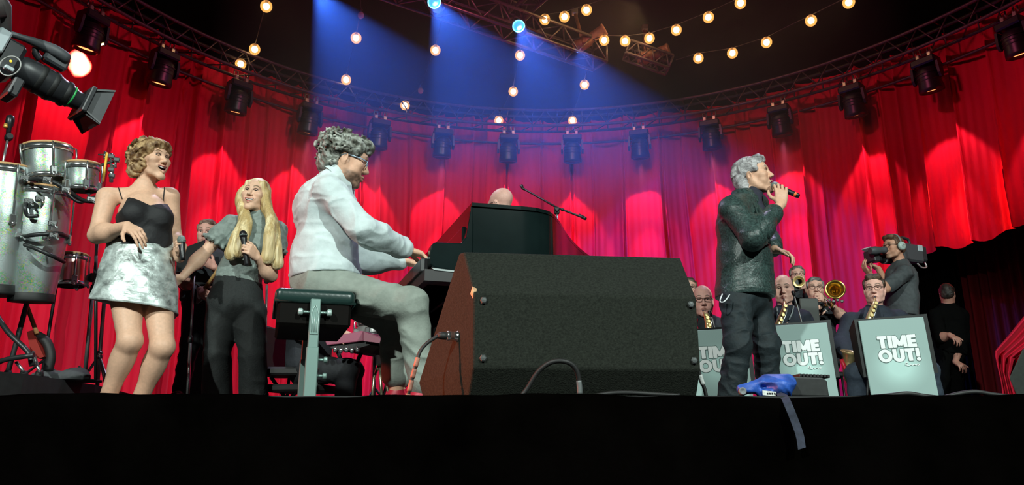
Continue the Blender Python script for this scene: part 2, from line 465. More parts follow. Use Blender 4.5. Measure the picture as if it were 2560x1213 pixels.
# a dim drape and black masking seen under the raised hem
def back_drape(name, pxs, R, m, top, label, amp):
    a0, a1 = [on_cyl(px, 850, R)[0] for px in pxs]
    P = []; n = 90
    for j in range(9):
        row = []
        for i in range(n):
            a = math.radians(a0+(a1-a0)*i/(n-1)); rr = R+amp*math.sin(i*.9)+amp*.5*math.sin(i*.37+1); row.append((CX+rr*math.cos(a), CY+rr*math.sin(a), .01+(top-.01)*j/8))
        P.append(row)
    mm = MB(); mm.grid(P); return tag(mm.build(name, m, weld=False), label, 'curtain')
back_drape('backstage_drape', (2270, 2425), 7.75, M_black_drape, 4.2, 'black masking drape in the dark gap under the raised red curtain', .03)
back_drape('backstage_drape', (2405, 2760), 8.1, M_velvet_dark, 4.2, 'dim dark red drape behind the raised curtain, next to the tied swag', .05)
# the tied-back swag at the right edge
mb = MB(); P = []; Yt = 6.9
rowsL = [(2640,640),(2600,720),(2560,790),(2520,840),(2487,878),(2487,890),(2494,920),(2502,955),(2506,985),(2512,1010)]
rowsR = [(2900,640),(2840,720),(2760,790),(2680,840),(2600,876),(2596,892),(2570,920),(2580,955),(2600,985),(2620,1010)]
for (l, r) in zip(rowsL, rowsR):
    row = []
    for i in range(70):
        t = i/69; px = l[0]+(r[0]-l[0])*t; py = l[1]+(r[1]-l[1])*t+18*math.sin(t*PI)
        row.append(at(px, py, Yt+.10*math.sin(t*38+py*.004)+.05*math.sin(t*15)+t*.3))
    P.append(row)
P2 = np.array(P); fine = []
for j in range(len(P2)-1):
    for t in np.linspace(0,1,4,endpoint=False): fine.append(P2[j]*(1-t)+P2[j+1]*t)
fine.append(P2[-1]); mb.grid(fine)
tag(mb.build('tied_curtain', M_velvet, weld=False), 'bright red curtain gathered and tied back beside the dark gap', 'curtain')

# ------------------------------------------------------------------ trusses
M_alu = mat('truss_aluminium', (.17,.14,.125), .42, .85, noise=.15, nscale=30)
M_alu_dark = mat('truss_aluminium_shaded', (.10,.08,.075), .5, .7, noise=.2, nscale=20)  # darker copy of the truss aluminium, shade put into its colour
def curved_truss():
    t = thing('curved_truss', 'long dark truss curving round above the red curtain, carrying the wash lights', 'truss', (CX, CY, TZ+.2))
    A = np.radians(np.linspace(8, 172, 83))
    def pt(a, r, z): return V(CX+r*math.cos(a), CY+r*math.sin(a), z)
    R0, R1, Z0, Z1 = TR-.14, TR+.14, TZ+.06, TZ+.36
    for (r, z) in ((R0,Z0),(R1,Z0),(R0,Z1),(R1,Z1)):
        MB().tube([pt(a, r, z) for a in A], .026, 8).build('chord', M_alu_dark, t)
    MB().tube([pt(a, TR+.38, TZ-.08) for a in A], .022, 8).build('curtain_rail', M_alu_dark, t, ).__setitem__('label', 'curtain rail pipe below the truss')
    for i in range(0, len(A)-1):
        a, b = A[i], A[i+1]
        up = i % 2 == 0
        MB().bar(pt(a, R0, Z0 if up else Z1), pt(b, R0, Z1 if up else Z0), .011, 5).build('brace', M_alu_dark, t)
        if i % 2 == 0:
            MB().bar(pt(a, R0, Z0), pt(b, R1, Z0), .011, 5).build('brace', M_alu_dark, t)
            MB().bar(pt(a, R0, Z1), pt(a, R1, Z1), .011, 5).build('brace', M_alu_dark, t)
            MB().bar(pt(a, R1, Z0), pt(a, R1, Z1), .011, 5).build('brace', M_alu_dark, t)
    return t
curved_truss()
def straight_truss(A, B, wid, label, n, m, cat='truss'):
    A = np.asarray(A, float); B = np.asarray(B, float); t = thing('straight_truss', label, cat, tuple((A+B)/2))
    d = unit(B-A); s = unit(np.cross(d, V(0,0,1))); u = np.cross(s, d)
    def pt(k, i, j): return A+(B-A)*k/n+s*wid*(i-.5)+u*wid*j
    for i in (0,1):
        for j in (0,1): MB().bar(pt(0,i,j), pt(n,i,j), .025, 8).build('chord', m, t)
    for k in range(n):
        z = k % 2
        for i in (0,1): MB().bar(pt(k,i,z), pt(k+1,i,1-z), .013, 5).build('brace', m, t)
        for j in (0,1): MB().bar(pt(k,z,j), pt(k+1,1-z,j), .013, 5).build('brace', m, t)
    for k in (0,n):
        for (q, r) in (((0,0),(1,0)),((1,0),(1,1)),((1,1),(0,1)),((0,1),(0,0))): MB().bar(pt(k,*q), pt(k,*r), .018, 6).build('end_frame', m, t)
    return t
TA, TB = atz(905, -40, 5.75), atz(1500, 165, 5.75)
straight_truss(TA, TB, .36, 'silver straight truss crossing above the stage, carrying the two blue lamps', 14, M_alu)
TC, TD = atz(1290, 10, 5.9), atz(1668, 178, 5.6)
straight_truss(TD, TD+(TC-TD)*.36+V(.2,.5,.15), .24, 'short truss piece ending beside the two brown profile lamps', 6, M_alu_dark)
straight_truss(atz(1290, 40, 6.1), atz(1400, -60, 6.3), .3, 'short truss piece running up out of view behind three warm bulbs', 5, M_alu_dark)

# ------------------------------------------------------------------ moving-head wash lights on the curved truss
M_lampblack = mat('lamp_black_plastic', (.016,.014,.016), .38, noise=.3, nscale=25)
M_silver = mat('clamp_silver', (.8,.72,.62), .3, .9)
M_lens_w = mat('lens_glow_warm', (1,.45,.2), .3, emit=2.2, emitc=(1,.36,.11))
M_lens_y = mat('lens_glow_yellow', (1,.8,.3), .3, emit=6.0, emitc=(1,.75,.25))
def moving_head(ang, label):
    t = thing('wash_light', label, 'stage light', (0,0,0), 0, 'moving-head wash lights along the curved truss')
    # local: x across, y outwards to the curtain, z up from the truss underside
    MB().box((0,0,-.17), (.17,.11,.055), bev=.02).build('base', M_lampblack, t, local=True)
    for sx in (-1,1):
        MB().box((sx*.08,-.02,-.075), (.028,.03,.045), bev=.008).build('clamp', M_silver, t, local=True)
        MB().tube([(sx*.08-.03,0,-.03),(sx*.08-.03,0,.05),(sx*.08+.03,0,.05),(sx*.08+.03,0,-.03)], .012, 6).build('hook', M_silver, t, local=True)
        MB().prism([(sx*.175-.018,-.07,-.22),(sx*.175-.018,.07,-.22),(sx*.185-.018,.055,-.40),(sx*.185-.018,.02,-.46),(sx*.185-.018,-.02,-.46),(sx*.185-.018,-.055,-.40)], (.034,0,0)).build('yoke_arm', M_lampblack, t, local=True)
    R = np.array([[1,0,0],[0,math.cos(.22),-math.sin(.22)],[0,math.sin(.22),math.cos(.22)]])
    ax = R@V(0,0,-1)
    h = MB().lathe((0,0,-.27), [(.10,-.02),(.135,.02),(.15,.10),(.15,.20),(.165,.29),(.165,.335),(.14,.345),(.13,.30),(.0001,.298)], 20, ax, capt=False).build('lamp_head', M_lampblack, t, local=True)
    MB().lathe(V(0,0,-.27)+ax*.302, [(.0001,.010),(.04,.009),(.08,.004),(.115,0)], 20, ax, capb=False).build('lens', M_lens_w, h, local=True)
    for k in range(3):
        MB().lathe(V(0,0,-.27)+ax*(.06+.05*k), [(.154,0),(.158,.008),(.154,.016)], 20, ax, capb=False, capt=False).build('cooling_rib', M_lampblack, h, local=True)
    return t
ordw = ['first','second','third','fourth','fifth','sixth','seventh','eighth','ninth','tenth','eleventh','twelfth','thirteenth','fourteenth']
proto = None
for i, a in enumerate(FIX_ANG[::-1]):
    lb = f'black moving-head wash light under the curved truss, {ordw[i]} from the television camera side'
    t = math.radians(a)
    o = moving_head(a, lb) if proto is None else copy_tree(proto)
    proto = proto or o
    o['label'] = lb; o.location = (CX+TR*math.cos(t), CY+TR*math.sin(t), TZ+.03); o.rotation_euler = (0,0,t-PI/2)

# blue lamps on the straight truss
M_blue = mat('lens_glow_blue', (.05,.35,1), .2, emit=1.5, emitc=(.05,.36,1.0))
M_blue2 = mat('lens_ring_blue', (.2,.6,1), .2, emit=2.2, emitc=(.20,.62,1.0))
for i, (px, py, lb) in enumerate([(1086,6,'blue glowing par lamp on the straight truss, nearer the top of view'),(1297,66,'blue glowing par lamp on the straight truss, nearer its free end')]):
    c = atz(px, py, 5.55); t = thing('blue_lamp', lb, 'stage light', tuple(c), 0, 'blue lamps on the straight truss')
    ax = unit(V(-.25,-1,-.35)*[1,1,1]+V(.1 if i else .25,0,0))
    MB().lathe(c, [(.05,-.34),(.075,-.30),(.085,-.10),(.095,.0),(.095,.03)], 20, ax, capt=False).build('housing', M_lampblack, t)
    ln = MB().lathe(c, [(.0001,.022),(.045,.018),(.082,.008)], 20, ax, capb=False).build('lens', M_blue, t)
    MB().tube([c+ax*.012+.084*(math.cos(a)*frame(ax)[0]+math.sin(a)*frame(ax)[1]) for a in np.linspace(0,2*PI,24,endpoint=False)], .008, 6, closed=True).build('lens_ring', M_blue2, ln)
    for s in (-1,1): MB().bar(c+V(s*.12,.05,0)-ax*.05, c+V(s*.05,.1,.3), .008, 6).build('bracket', M_lampblack, t)
    spot('blue_beam', tuple(c+ax*.06), tuple(c+V(1.15, .9, -1.9)), 2150, BLUE, 34, .12, .05)
for px in (790, 1440): spot('blue_beam', tuple(atz(px, -25 if px < 1000 else 118, 5.6)), tuple(atz(px, -25 if px < 1000 else 118, 5.6)+V(1.15,.9,-1.9)), 1500 if px < 1000 else 700, BLUE, 34, .12, .05)
# brown profile spotlights with their drop pipes
M_prof = mat('profile_lamp_brown', (.26,.13,.075), .45, .2, noise=.3, nscale=15)
for i, (a, b, top, z, lb) in enumerate([((1437,122),(1512,72),(1437,30),6.0,'long dark brown profile spotlight beside three warm bulbs'),((1592,152),(1672,122),(1612,70),5.9,'long dark brown profile spotlight at the free end of the short truss')]):
    A = atz(*a, z); B = at(*b, A[1]-.25); t = thing('profile_spotlight', lb, 'stage light', tuple(A), 0, 'brown profile spotlights')
    d = unit(B-A); L = np.linalg.norm(B-A)
    MB().lathe(A, [(.09,0),(.11,.03),(.11,L*.45),(.085,L*.5),(.085,L*.92),(.10,L*.94),(.10,L)], 18, d).build('barrel', M_prof, t)
    MB().box(A+d*L*.3+V(0,0,.02), (.04,.13,.09), R_from(*frame(d)[:2], d) if False else None, .01).build('lamp_house', M_prof, t)
    T = at(*top, A[1]+.05); MB().bar(A+d*L*.28, T, .03, 8).build('drop_pipe', M_prof, t)
    MB().box(T, (.05,.05,.05), bev=.01).build('pipe_clamp', M_silver, t)

# ------------------------------------------------------------------ festoon strings
M_bulb = mat('bulb_glow', (1,.8,.5), .2, emit=14.0, emitc=(1,.70,.34))
M_bulb_off = mat('bulb_unlit', (.5,.35,.28), .15)
M_wire = mat('festoon_wire', (.035,.028,.025), .7)
mg = bpy.data.materials.new('bulb_halo_amber'); mg.use_nodes = True; MATS['halo_amber'] = mg  # glowing amber shell added round each lit bulb to imitate its halo
_n = mg.node_tree.nodes; _b = _n['Principled BSDF']; _b.inputs['Base Color'].default_value = (1,.6,.25,1); _b.inputs['Alpha'].default_value = .22; _b.inputs['Roughness'].default_value = .1
_b.inputs['Emission Color'].default_value = (1,.45,.12,1); _b.inputs['Emission Strength'].default_value = 1.2
def on_cone(px, py):
    r = ray(px, py); lo, hi = .001, .02
    for _ in range(50):
        m = (lo+hi)/2; p = r*m+V(0,0,CAMZ); z = 5.62+.26*(TR-math.hypot(p[0]-CX, p[1]-CY))
        if p[2] < z: lo = m
        else: hi = m
    return r*lo+V(0,0,CAMZ)
strings = [
 ('warm bulb string nearest the television camera, three bulbs falling to the truss', [(672,-60)], [(667,2),(638,110),(603,147)], []),
 ('warm bulb string with two bulbs at the edge of the blue light', [(897,-60)], [(891,82),(866,187)], [(903,25)], ),
 ('bulb string in the blue light with one dark bulb in it', [(1120,-20)], [(1089,113),(1013,252)], [(1052,215)]),
 ('warm bulb string of three bulbs falling from the blue lamp to the truss', [(1310,90)], [(1300,126),(1283,217),(1247,290)], []),
 ('warm bulb string of two bulbs ending over the eighth wash light', [(1480,130)], [(1461,200),(1431,290)], []),
 ('warm bulb string of three bulbs above the short truss piece', [(1325,60)], [(1362,36),(1411,29),(1466,12)], []),
 ('warm bulb string of six bulbs sagging upward from the straight truss end', [(1480,100)], [(1510,88),(1562,90),(1623,83),(1690,62),(1770,30),(1850,-6)], []),
 ('warm bulb string of five bulbs, lowest and longest over the singer', [(1690,150)], [(1745,133),(1830,120),(1915,93),(2026,38),(2120,-8)], []),
]
for lb, pre, lit, unl in strings:
    allp = sorted(pre+lit+unl, key=lambda q: q[1]) if len(lit) < 5 and 'above' not in lb else pre+lit
    if len(lit) < 5 and 'above' not in lb: pass
    W = [on_cone(*q) for q in allp]
    if 'falling' in lb or 'ending' in lb or 'dark' in lb or 'edge' in lb:
        e = W[-1]; dr = unit(V(e[0]-CX, e[1]-CY, 0)); W.append(V(CX+dr[0]*(TR-.1), CY+dr[1]*(TR-.1), 5.5))
    else: W.append(W[-1]+unit(W[-1]-W[-2])*1.5)
    t = thing('festoon_string', lb, 'string lights', tuple(W[0]), 0, 'warm festoon strings under the tent roof')
    MB().tube(W, .007, 5).build('wire', M_wire, t)
    for q in lit+unl:
        c = on_cone(*q)-V(0,0,.09)
        s = MB().lathe(c, [(.018,.05),(.022,.055),(.022,.10),(.012,.11)], 10).build('socket', M_wire, t)
        if q in lit:
            b = MB().ball(c, (.047,.047,.050), 14, 9).build('bulb', M_bulb, t)
            MB().ball(c, (.084,.084,.088), 16, 10).build('halo_shell', mg, b)
        else: MB().ball(c, (.05,.05,.055), 12, 8).build('bulb', M_bulb_off, t).__setitem__('label', 'unlit bulb')
# warm spill of the bulbs onto the truss
spot('bulb_spill', tuple(on_cone(1600, 60)+V(0,0,.3)), tuple(atz(1480, 140, 5.8)), 26, (1,.55,.25), 75, .5, .1)

# haze in the air under the rear of the roof, where the blue beams show
hz_m = bpy.data.materials.new('stage_haze'); hz_m.use_nodes = True; nt = hz_m.node_tree; nt.nodes.clear()
vo = nt.nodes.new('ShaderNodeVolumeScatter'); vo.inputs['Density'].default_value = .035; vo.inputs['Anisotropy'].default_value = .2
ou = nt.nodes.new('ShaderNodeOutputMaterial'); nt.links.new(vo.outputs[0], ou.inputs['Volume'])
mb = MB(); mb.box((CX, 10.1, 5.3), (4.2, 2.2, 2.0))
o = mb.build('haze', hz_m); tag(o, 'thin stage haze glowing in the blue beams under the tent roof', 'haze', kind='stuff')
# ------------------------------------------------------------------ people: one skin surface each, clothes and hair as its parts
M_skin = mat('skin', (.6,.38,.28), .5, vcol=True, noise=.06, nscale=60, bump=.05, bscale=300, spec=.35)
M_eye = mat('eye_white', (.8,.8,.78), .15, vcol=True)
M_teeth = mat('teeth_ivory', (.85,.82,.74), .3)
M_hair = mat('hair_strands', (.3,.2,.1), .5, vcol=True, noise=.2, nscale=120, bump=.3, bscale=180, spec=.4)
M_hair_b = mat('hair_swept_back', (.3,.2,.1), .45, vcol=True, noise=.22, nscale=170, bump=.4, bscale=170, spec=.4, stretch=(.10,1,1))
def mixc(a, b, t): t = np.clip(t, 0, 1)[:, None]; return a*(1-t)+np.asarray(b)*t
def sstep(x, a, b): t = np.clip((x-a)/(b-a), 0, 1); return t*t*(3-2*t)
class Person:
    def __init__(p, label, Y, foot, group=None):
        p.Y = Y; base = at(foot[0], 1000, Y); p.root = thing('person', label, 'person', (base[0], Y, foot[1] if len(foot) > 1 else 0.0), 0, group)
        p.S = SDF(); p.tone = V(.66,.39,.27); p.h = .0052; p.feat = {}
    def P(p, px, py, dY=0.0): return at(px, py, p.Y+dY)
    def head(p, px, py, dY, face, up, s=1.0, **feat):
        f = unit(face); u = np.asarray(up, float); u = unit(u-f*(u@f)); x = np.cross(f, u)
        p.hc = p.P(px, py, dY); p.hR = np.column_stack([x, f, u]); p.hs = s; p.feat = feat; return p
    def H(p, x, y, z): return p.hc+p.hR@(V(x,y,z)*p.hs)
    def build_head(p):
        S, H, R, s, ft = p.S, p.H, p.hR, p.hs, p.feat
        female = ft.get('female', False); jw = ft.get('jaw', .046 if female else .053); op = ft.get('open', 0.0); sm = ft.get('smile', 0.0)
        S.ell(H(0,-.018,.038), V(.073,.094,.085)*s, R, .03)
        S.ell(H(0,.028,.005), V(.066,.066,.095)*s, R, .03)
        for i in (-1,1):
            S.cap(H(i*(jw+.004),-.005,-.045), H(i*jw*.86,.03,-.088), .022*s, .017*s, .025)
            S.cap(H(i*jw*.86,.03,-.088), H(i*.012,.074,-.112-.012*op), .017*s, .015*s, .025)
            S.ell(H(i*.043,.062,-.022), V(.026,.026,.022)*s*(1+.12*sm), R, .02)
            S.ell(H(i*(.038 if female else .042),.055,-.055), V(.022,.024,.022)*s*(.92 if female else 1), R, .025)
        S.ell(H(0,.076,-.110-.014*op), V(.020,.016,.015)*s, R, .02)
        S.ell(H(0,.055,-.07), V(.040,.036,.035)*s, R, .025)
        S.cap(H(-.04,.080,.024), H(.04,.080,.024), (.010 if female else .013)*s, None, .022)
        for i in (-1,1): S.ell(H(i*.032,.097,.004), V(.017,.014,.011)*s, R, .014, '-')
        S.cap(H(0,.084,.016), H(0,.106,-.026), .0075*s, .0105*s, .012)
        S.ell(H(0,.109,-.032), V(.0115,.011,.010)*s, R, .008)
        for i in (-1,1): S.ell(H(i*.0125,.098,-.036), V(.0085,.010,.008)*s, R, .008)
        for i in (-1,1): S.ell(H(i*.0065,.104,-.0435), V(.004,.006,.004)*s, R, .004, '-')
        # mouth: lips and the opening between them
        mw = .024*(1+.38*sm); lift = .011*sm
        for sg in (-1,1):
            S.cap(H(0,.0985,-.064), H(sg*mw,.084,-.069+lift), .0062*s, .003*s, .008)
            S.cap(H(0,.0955,-.078-.020*op), H(sg*mw,.083,-.072+lift-.006*op), .0072*s, .003*s, .008)
        z0 = -.0705-.009*op+lift*.15; hh = (.003+.0115*op) if op > .05 else .0012
        hc_, R_, s_ = p.hc.astype(np.float32), R.astype(np.float32), s
        rr = np.float32([mw*.88, .024 if op > .05 else .010, hh]); y0 = .092 if op > .05 else .104
        def mouth(P):
            q = (P-hc_)@R_/s_; zz = q[...,2]-z0-lift*.9*(q[...,0]/mw)**2*np.minimum(1, (mw*1.3/np.maximum(np.abs(q[...,0]),1e-4))**2)
            e = np.stack([q[...,0]/rr[0], (q[...,1]-y0)/rr[1], zz/rr[2]], -1); k0 = np.sqrt((e*e).sum(-1))+1e-6; k1 = np.sqrt(((e/rr)**2).sum(-1))+1e-6
            return (k0*(k0-1)/k1*s_).astype(np.float32)
        S._p(mouth, H(0, y0, z0), .045*s, .003, '-')
        # eyeballs sit in lids with a slit
        eo = ft.get('eyes', .0045)
        for i in (-1,1):
            S.ell(H(i*.031,.074,.004), .0155*s, None, .007)
            S.ell(H(i*.031,.090,.003), V(.0128,.010,eo)*s, R, .002, '-')
        for i in (-1,1):
            e = H(i*.076,-.012,-.012); Re = R@rotz(-i*.35)
            S.ell(e, V(.009,.019,.031)*s, Re, .008)
            S.ell(e+R@(V(i*.008,.006,.002)*s), V(.005,.010,.017)*s, Re, .004, '-')
            S.ell(e+R@(V(-i*.002,.006,-.026)*s), V(.006,.009,.010)*s, Re, .006)
    def torso(p, S, t=0.0, k=.05):
        F, z = p.F, p.size
        S.cap(p.pelvis, p.waist, z['rp']+t, z['rw']+t, k, (F, z.get('fp', .78)))
        S.cap(p.waist, p.chest, z['rw']+t, z['rc']+t, k, (F, z.get('fc', .74)))
        S.cap(p.chest, p.neck, z['rc']*.72+t, .055+t, k, (F, .8))
        for sh in p.sh: S.cap(p.neck-V(0,0,.015), sh, .044+t, z['rs']+t, k)
        if z.get('bust'):
            for i in (-1,1): S.ell(p.chest+F*(z['rc']*.55)+p.X*i*.075+V(0,0,-.02), z['bust']+t, None, .05)
    def arm(p, S, i, t=0.0, f0=0.0, f1=2.0, r=None, k=.025):
        """arm i from the shoulder (0) over the elbow (1) to the wrist (2)"""
        r = r or p.size['ra']; s_, e, w_ = p.sh[i], p.el[i], p.wr[i]
        def pt(q): return s_+(e-s_)*q if q <= 1 else e+(w_-e)*(q-1)
        def rr(q): return r[0]+(r[1]-r[0])*q if q <= 1 else r[1]+(r[2]-r[1])*(q-1)
        if f0 < 1: S.cap(pt(f0), pt(min(1,f1)), rr(f0)+t, rr(min(1,f1))+t, k)
        if f1 > 1: S.cap(pt(max(1,f0)), pt(f1), rr(max(1,f0))+t, rr(f1)+t, k)
        if f1 > 1.4 and f0 < 1.3: S.ell(pt(1.28), V(1,1,1)*(r[1]+.005+t)*1.0, None, .05)
    def leg(p, S, i, t=0.0, r=None, k=.03, foot=True):
        r = r or p.size['rl']; h_, n_, a = p.hip[i], p.knee[i], p.ank[i]
        S.cap(h_, n_, r[0]+t, r[1]+t, k); S.cap(n_, a, r[1]*.92+t, r[2]+t, k)
        bk = -p.F if p.F is not None else V(0,1,0); ax = unit(a-n_); bk = unit(bk-ax*(bk@ax))
        if not getattr(p, 'bare', False): k = k
        else: S.ell(n_+(a-n_)*.30+bk*.018, V(r[1]*.92+t, r[1]*.95+t, .11+t), R_from(*frame(a-n_)), .05)
        S.ell(n_-bk*.012, r[1]*.9+t, None, .03)
        if foot and getattr(p, 'toe', None) is not None: S.cap(a+V(0,0,-.03), p.toe[i], .036+t, .026+t, .03); S.ell(a+V(0,0,-.045)+bk*.025, .034+t, None, .03)
    def hand(p, S, W, d, n, thumb, curls=(20,25,15), s=1.0, spread=6, tcurl=20, tn=.25, curlj=None):
        d = unit(d); n = np.asarray(n, float); n = unit(n-d*(n@d)); l = np.cross(d, n); l = l if l@np.asarray(thumb, float) > 0 else -l
        for j in range(4):
            b = W+d*.012*s+l*(.016-.011*j)*s; kn = W+d*(.088,.090,.086,.078)[j]*s+l*(.030-.0205*j)*s
            S.cap(b, kn, .0135*s, .0105*s, .010)
            cv = curlj[j] if curlj else curls; ang = 0; q = kn; a0 = math.radians((1.5-j)*spread)
            base = d*math.cos(a0)+l*math.sin(a0)
            for L_, c_, ra, rb in zip((.044,.028,.022), cv, (.0095,.0085,.0078), (.0088,.0078,.0068)):
                ang += math.radians(c_); q2 = q+(base*math.cos(ang)+n*math.sin(ang))*L_*s*(.95,1.06,1.0,.78)[j]
                S.cap(q, q2, ra*s, rb*s, .004); q = q2
        S.ell(W+d*.045*s+n*.004*s, V(.038,.046,.016)*s, R_from(l, d, np.cross(l, d)), .015)
        q = W+d*.022*s+l*.026*s; td = unit(l*.75+d*.7+n*tn); S.cap(W+d*.02*s+l*.012*s, q, .016*s, .015*s, .012)
        ang = 0; ax = unit(d*.9-l*.45+n*.25)
        for L_, ra, rb in zip((.046,.034,.026), (.0135,.0108,.0098), (.0108,.0098,.0078)):
            q2 = q+unit(td*math.cos(ang)+ax*math.sin(ang))*L_*s; S.cap(q, q2, ra*s, rb*s, .007); q = q2; ang += math.radians(tcurl)
    def snap(p, q, d, off=.003, back=.15):
        d = unit(d); t = -back
        for _ in range(60):
            e = float(p.S.ev((q+d*t)[None].astype(np.float32))[0])-off
            t += e*.8
            if abs(e) < 2e-4 or t > .3: break
        return q+d*t
    def skin_col(p, v):
        c = np.tile(p.tone, (len(v),1)); ft = p.feat
        q = ((v-p.hc)@p.hR)/p.hs; x, y, z = q.T; ax = np.abs(x); near = (np.linalg.norm(q, axis=1) < .17)
        op = ft.get('open', 0.0); sm = ft.get('smile', 0.0); mw = .024*(1+.38*sm); lift = .011*sm
        n1 = vnoise(v*90.0, 3)
        c = c*(1+.05*n1)[:, None]
        red = sstep(ax, .02, .045)*(1-sstep(ax, .05, .07))*(1-sstep(np.abs(z+.03), .01, .035))*(y > .03)
        c = mixc(c, p.tone*V(1.0,.78,.74), near*red*.3)
        xr = np.clip(ax/mw,0,1); lipz = np.where(z > -.0705-.009*op+lift*.15+lift*.9*xr**2, np.abs(z+.0655-(lift-.005)*xr), np.abs(z+.078+.020*op-(.006+lift+.014*op)*xr))
        lip = near*(y > .077)*(1-sstep(lipz/(1.02-.75*np.clip(ax/(mw+.003),0,1)**2), .0035, .0062))*(1-sstep(ax, mw*.9-.003, mw*.9+.002))
        c = mixc(c, ft.get('lips', V(.50,.17,.15) if ft.get('female') else V(.45,.20,.16)), lip)
        if op > .05:
            inn = near*(y > .05)*(y < .088-9*x*x)*(np.abs(z+.0705+.009*op-lift*.15-lift*.9*(ax/mw)**2) < (.003+.0105*op)*np.sqrt(np.maximum(0,1-(ax/(mw*.86))**2)))*(ax < mw*.86)
            c = mixc(c, V(.05,.008,.008), inn)
        hc = ft.get('hair', V(.2,.13,.08))
        br = np.abs(z-(.029+.006*sstep(ax,.012,.03)-.010*sstep(ax,.036,.056)))
        c = mixc(c, np.asarray(hc)*.55, near*(y > .05)*(1-sstep(br, .0025, .006))*sstep(ax,.010,.017)*(1-sstep(ax,.048,.058))*ft.get('brow', .9))
        e = np.hypot((ax-.031)/1.25, (z-.004)); lash = near*(y > .055)*(1-sstep(np.abs(e-.0110), .0012, .0042))*(z > .004)
        c = mixc(c, V(.06,.035,.03), np.clip(lash*ft.get('lash', .6)*1.2,0,1))
        if ft.get('beard'):
            b = near*(sstep(-z, .055, .075)*sstep(y, -.01, .02)*(1-lip))
            mo = near*(y > .075)*(1-sstep(np.abs(z+.052), .005, .010))*(1-sstep(ax,.022,.03))
            gt = near*sstep(-z,.078,.09)*(1-sstep(ax,.022,.034))*(y > .04)
            c = mixc(c, ft.get('beardc', V(.20,.13,.09)), np.clip(b*ft['beard']+mo*.8+gt*.75, 0, 1)*(.75+.25*n1))
        if ft.get('scalp') is not None:
            sc = near*sstep(z-.35*y, .02, .05)*(1-sstep(y,.05,.085)); c = mixc(c, ft['scalp'], sc*.35)
        return c
    def finish(p):
        p.build_head()
        p.S.cap(p.H(0,-.022,-.05), p.neck+V(0,0,.0), p.size.get('rn', .054), p.size.get('rn', .054)+.006, .035)
        # body mesh, finer on the head, the two welded along one ring into a single surface
        r = .165*p.hs+.02; hf = p.h*.58; c = p.H(0,0,-.005)
        v1, f1 = p.S.mesh(p.h); v2, f2 = p.S.mesh(hf, c-r-3*hf, c+r+3*hf)
        f1 = f1[np.linalg.norm(v1[f1].mean(1)-c, axis=1) > r-1.4*p.h]; f2 = f2[np.linalg.norm(v2[f2].mean(1)-c, axis=1) <= r]
        e = np.sort(np.concatenate([f2[:,[0,1]], f2[:,[1,2]], f2[:,[2,3]], f2[:,[3,0]]]), 1); u, n = np.unique(e, axis=0, return_counts=True); b2 = np.unique(u[n == 1])
        b2 = b2[np.abs(np.linalg.norm(v2[b2]-c, axis=1)-r) < 3*hf][::5]; b1 = np.unique(f1)
        mp = np.arange(len(v1)+len(v2))
        if len(b2):
            b1 = b1[np.linalg.norm(v1[b1]-c, axis=1) < r+2*p.h]; D = np.linalg.norm(v2[b2][:,None]-v1[b1][None], axis=2); mp[len(v1)+b2] = b1[D.argmin(1)]
        v = np.concatenate([v1, v2]); f = mp[np.concatenate([f1, f2+len(v1)])]
        us, inv = np.unique(f, return_inverse=True); v = v[us]; f = inv.reshape(f.shape)
        p.body = link('body', mesh_np('body', v-off_of(p.root), f, True, p.skin_col(v)), M_skin, p.root)
        for i in (-1,1):
            c = p.H(i*.031,.0755,.004); r = .0128*p.hs; m = MB().ball(c, r, 16, 12)
            o = m.build('eye', M_eye, p.root, weld=False); vv = np.array(m.v); q = (vv-c)/r; look = p.hR@unit(V(p.feat.get('look', 0),1,0)); dt = q@look
            cc = np.tile(V(.34,.31,.28), (len(vv),1)); cc[dt > .60] = V(.05,.035,.03); cc[dt > .95] = V(.01,.01,.01)
            a = o.data.color_attributes.new('Col', 'FLOAT_COLOR', 'POINT'); c4 = np.ones((len(vv),4), np.float32); c4[:,:3] = cc; a.data.foreach_set('color', c4.ravel())
        op = p.feat.get('open', 0.0)
        if op > .05:
            sm = p.feat.get('smile', 0); lift = .008*sm; lift = .011*sm; mw = .021*(1+.38*sm); m = MB()
            P = [[p.H(x, .0935-.010*(x/mw)**2, zz+lift*.15+lift*.8*(x/mw)**2) for x in np.linspace(-mw*.85, mw*.85, 13)] for zz in (-.0655+.001*op, -.0735)]
            m.grid(P); m.grid([[q-p.hR[:,1]*.006 for q in r] for r in P[::-1]]); m.build('teeth', M_teeth, p.root)
        return p
    def glasses(p, m, lw=.024, lh=.017, z=.002, tr=.0018, y=.103):
        mb = MB()
        for i in (-1,1):
            ring = [p.H(i*.032+lw*math.copysign(abs(math.cos(a))**.7, math.cos(a)), y-.10*abs(lw*math.cos(a)+.0*i)**1.0*.4, z+lh*math.copysign(abs(math.sin(a))**.7, math.sin(a))) for a in np.linspace(0,2*PI,22,endpoint=False)]
            mb.tube(ring, .0018*p.hs, 6, closed=True)
            mb.tube([p.H(i*(.032+lw),y-.004,z+.006), p.H(i*.071,y-.03,z+.008), p.H(i*.080,-.01,z+.006), p.H(i*.079,-.03,z-.012)], tr*p.hs, 6)
        mb.tube([p.H(-.009,y,z+.004), p.H(0,y+.004,z+.006), p.H(.009,y,z+.004)], .0018*p.hs, 6)
        return mb.build('eyeglasses', m, p.root)
    def hair_obj(p, S, h, c1, c2, seed=1, freq=40.0, stretch=(1,1,1), m=None):
        def cf(v):
            n = vnoise(v*np.array(stretch)*freq, seed)*.6+vnoise(v*np.array(stretch)*freq*2.3, seed+1)*.4
            return mixc(np.tile(c1, (len(v),1)), c2, sstep(n, -.35, .4))
        return sdf_obj('hair', S, h, m or M_hair, p.root, cf)
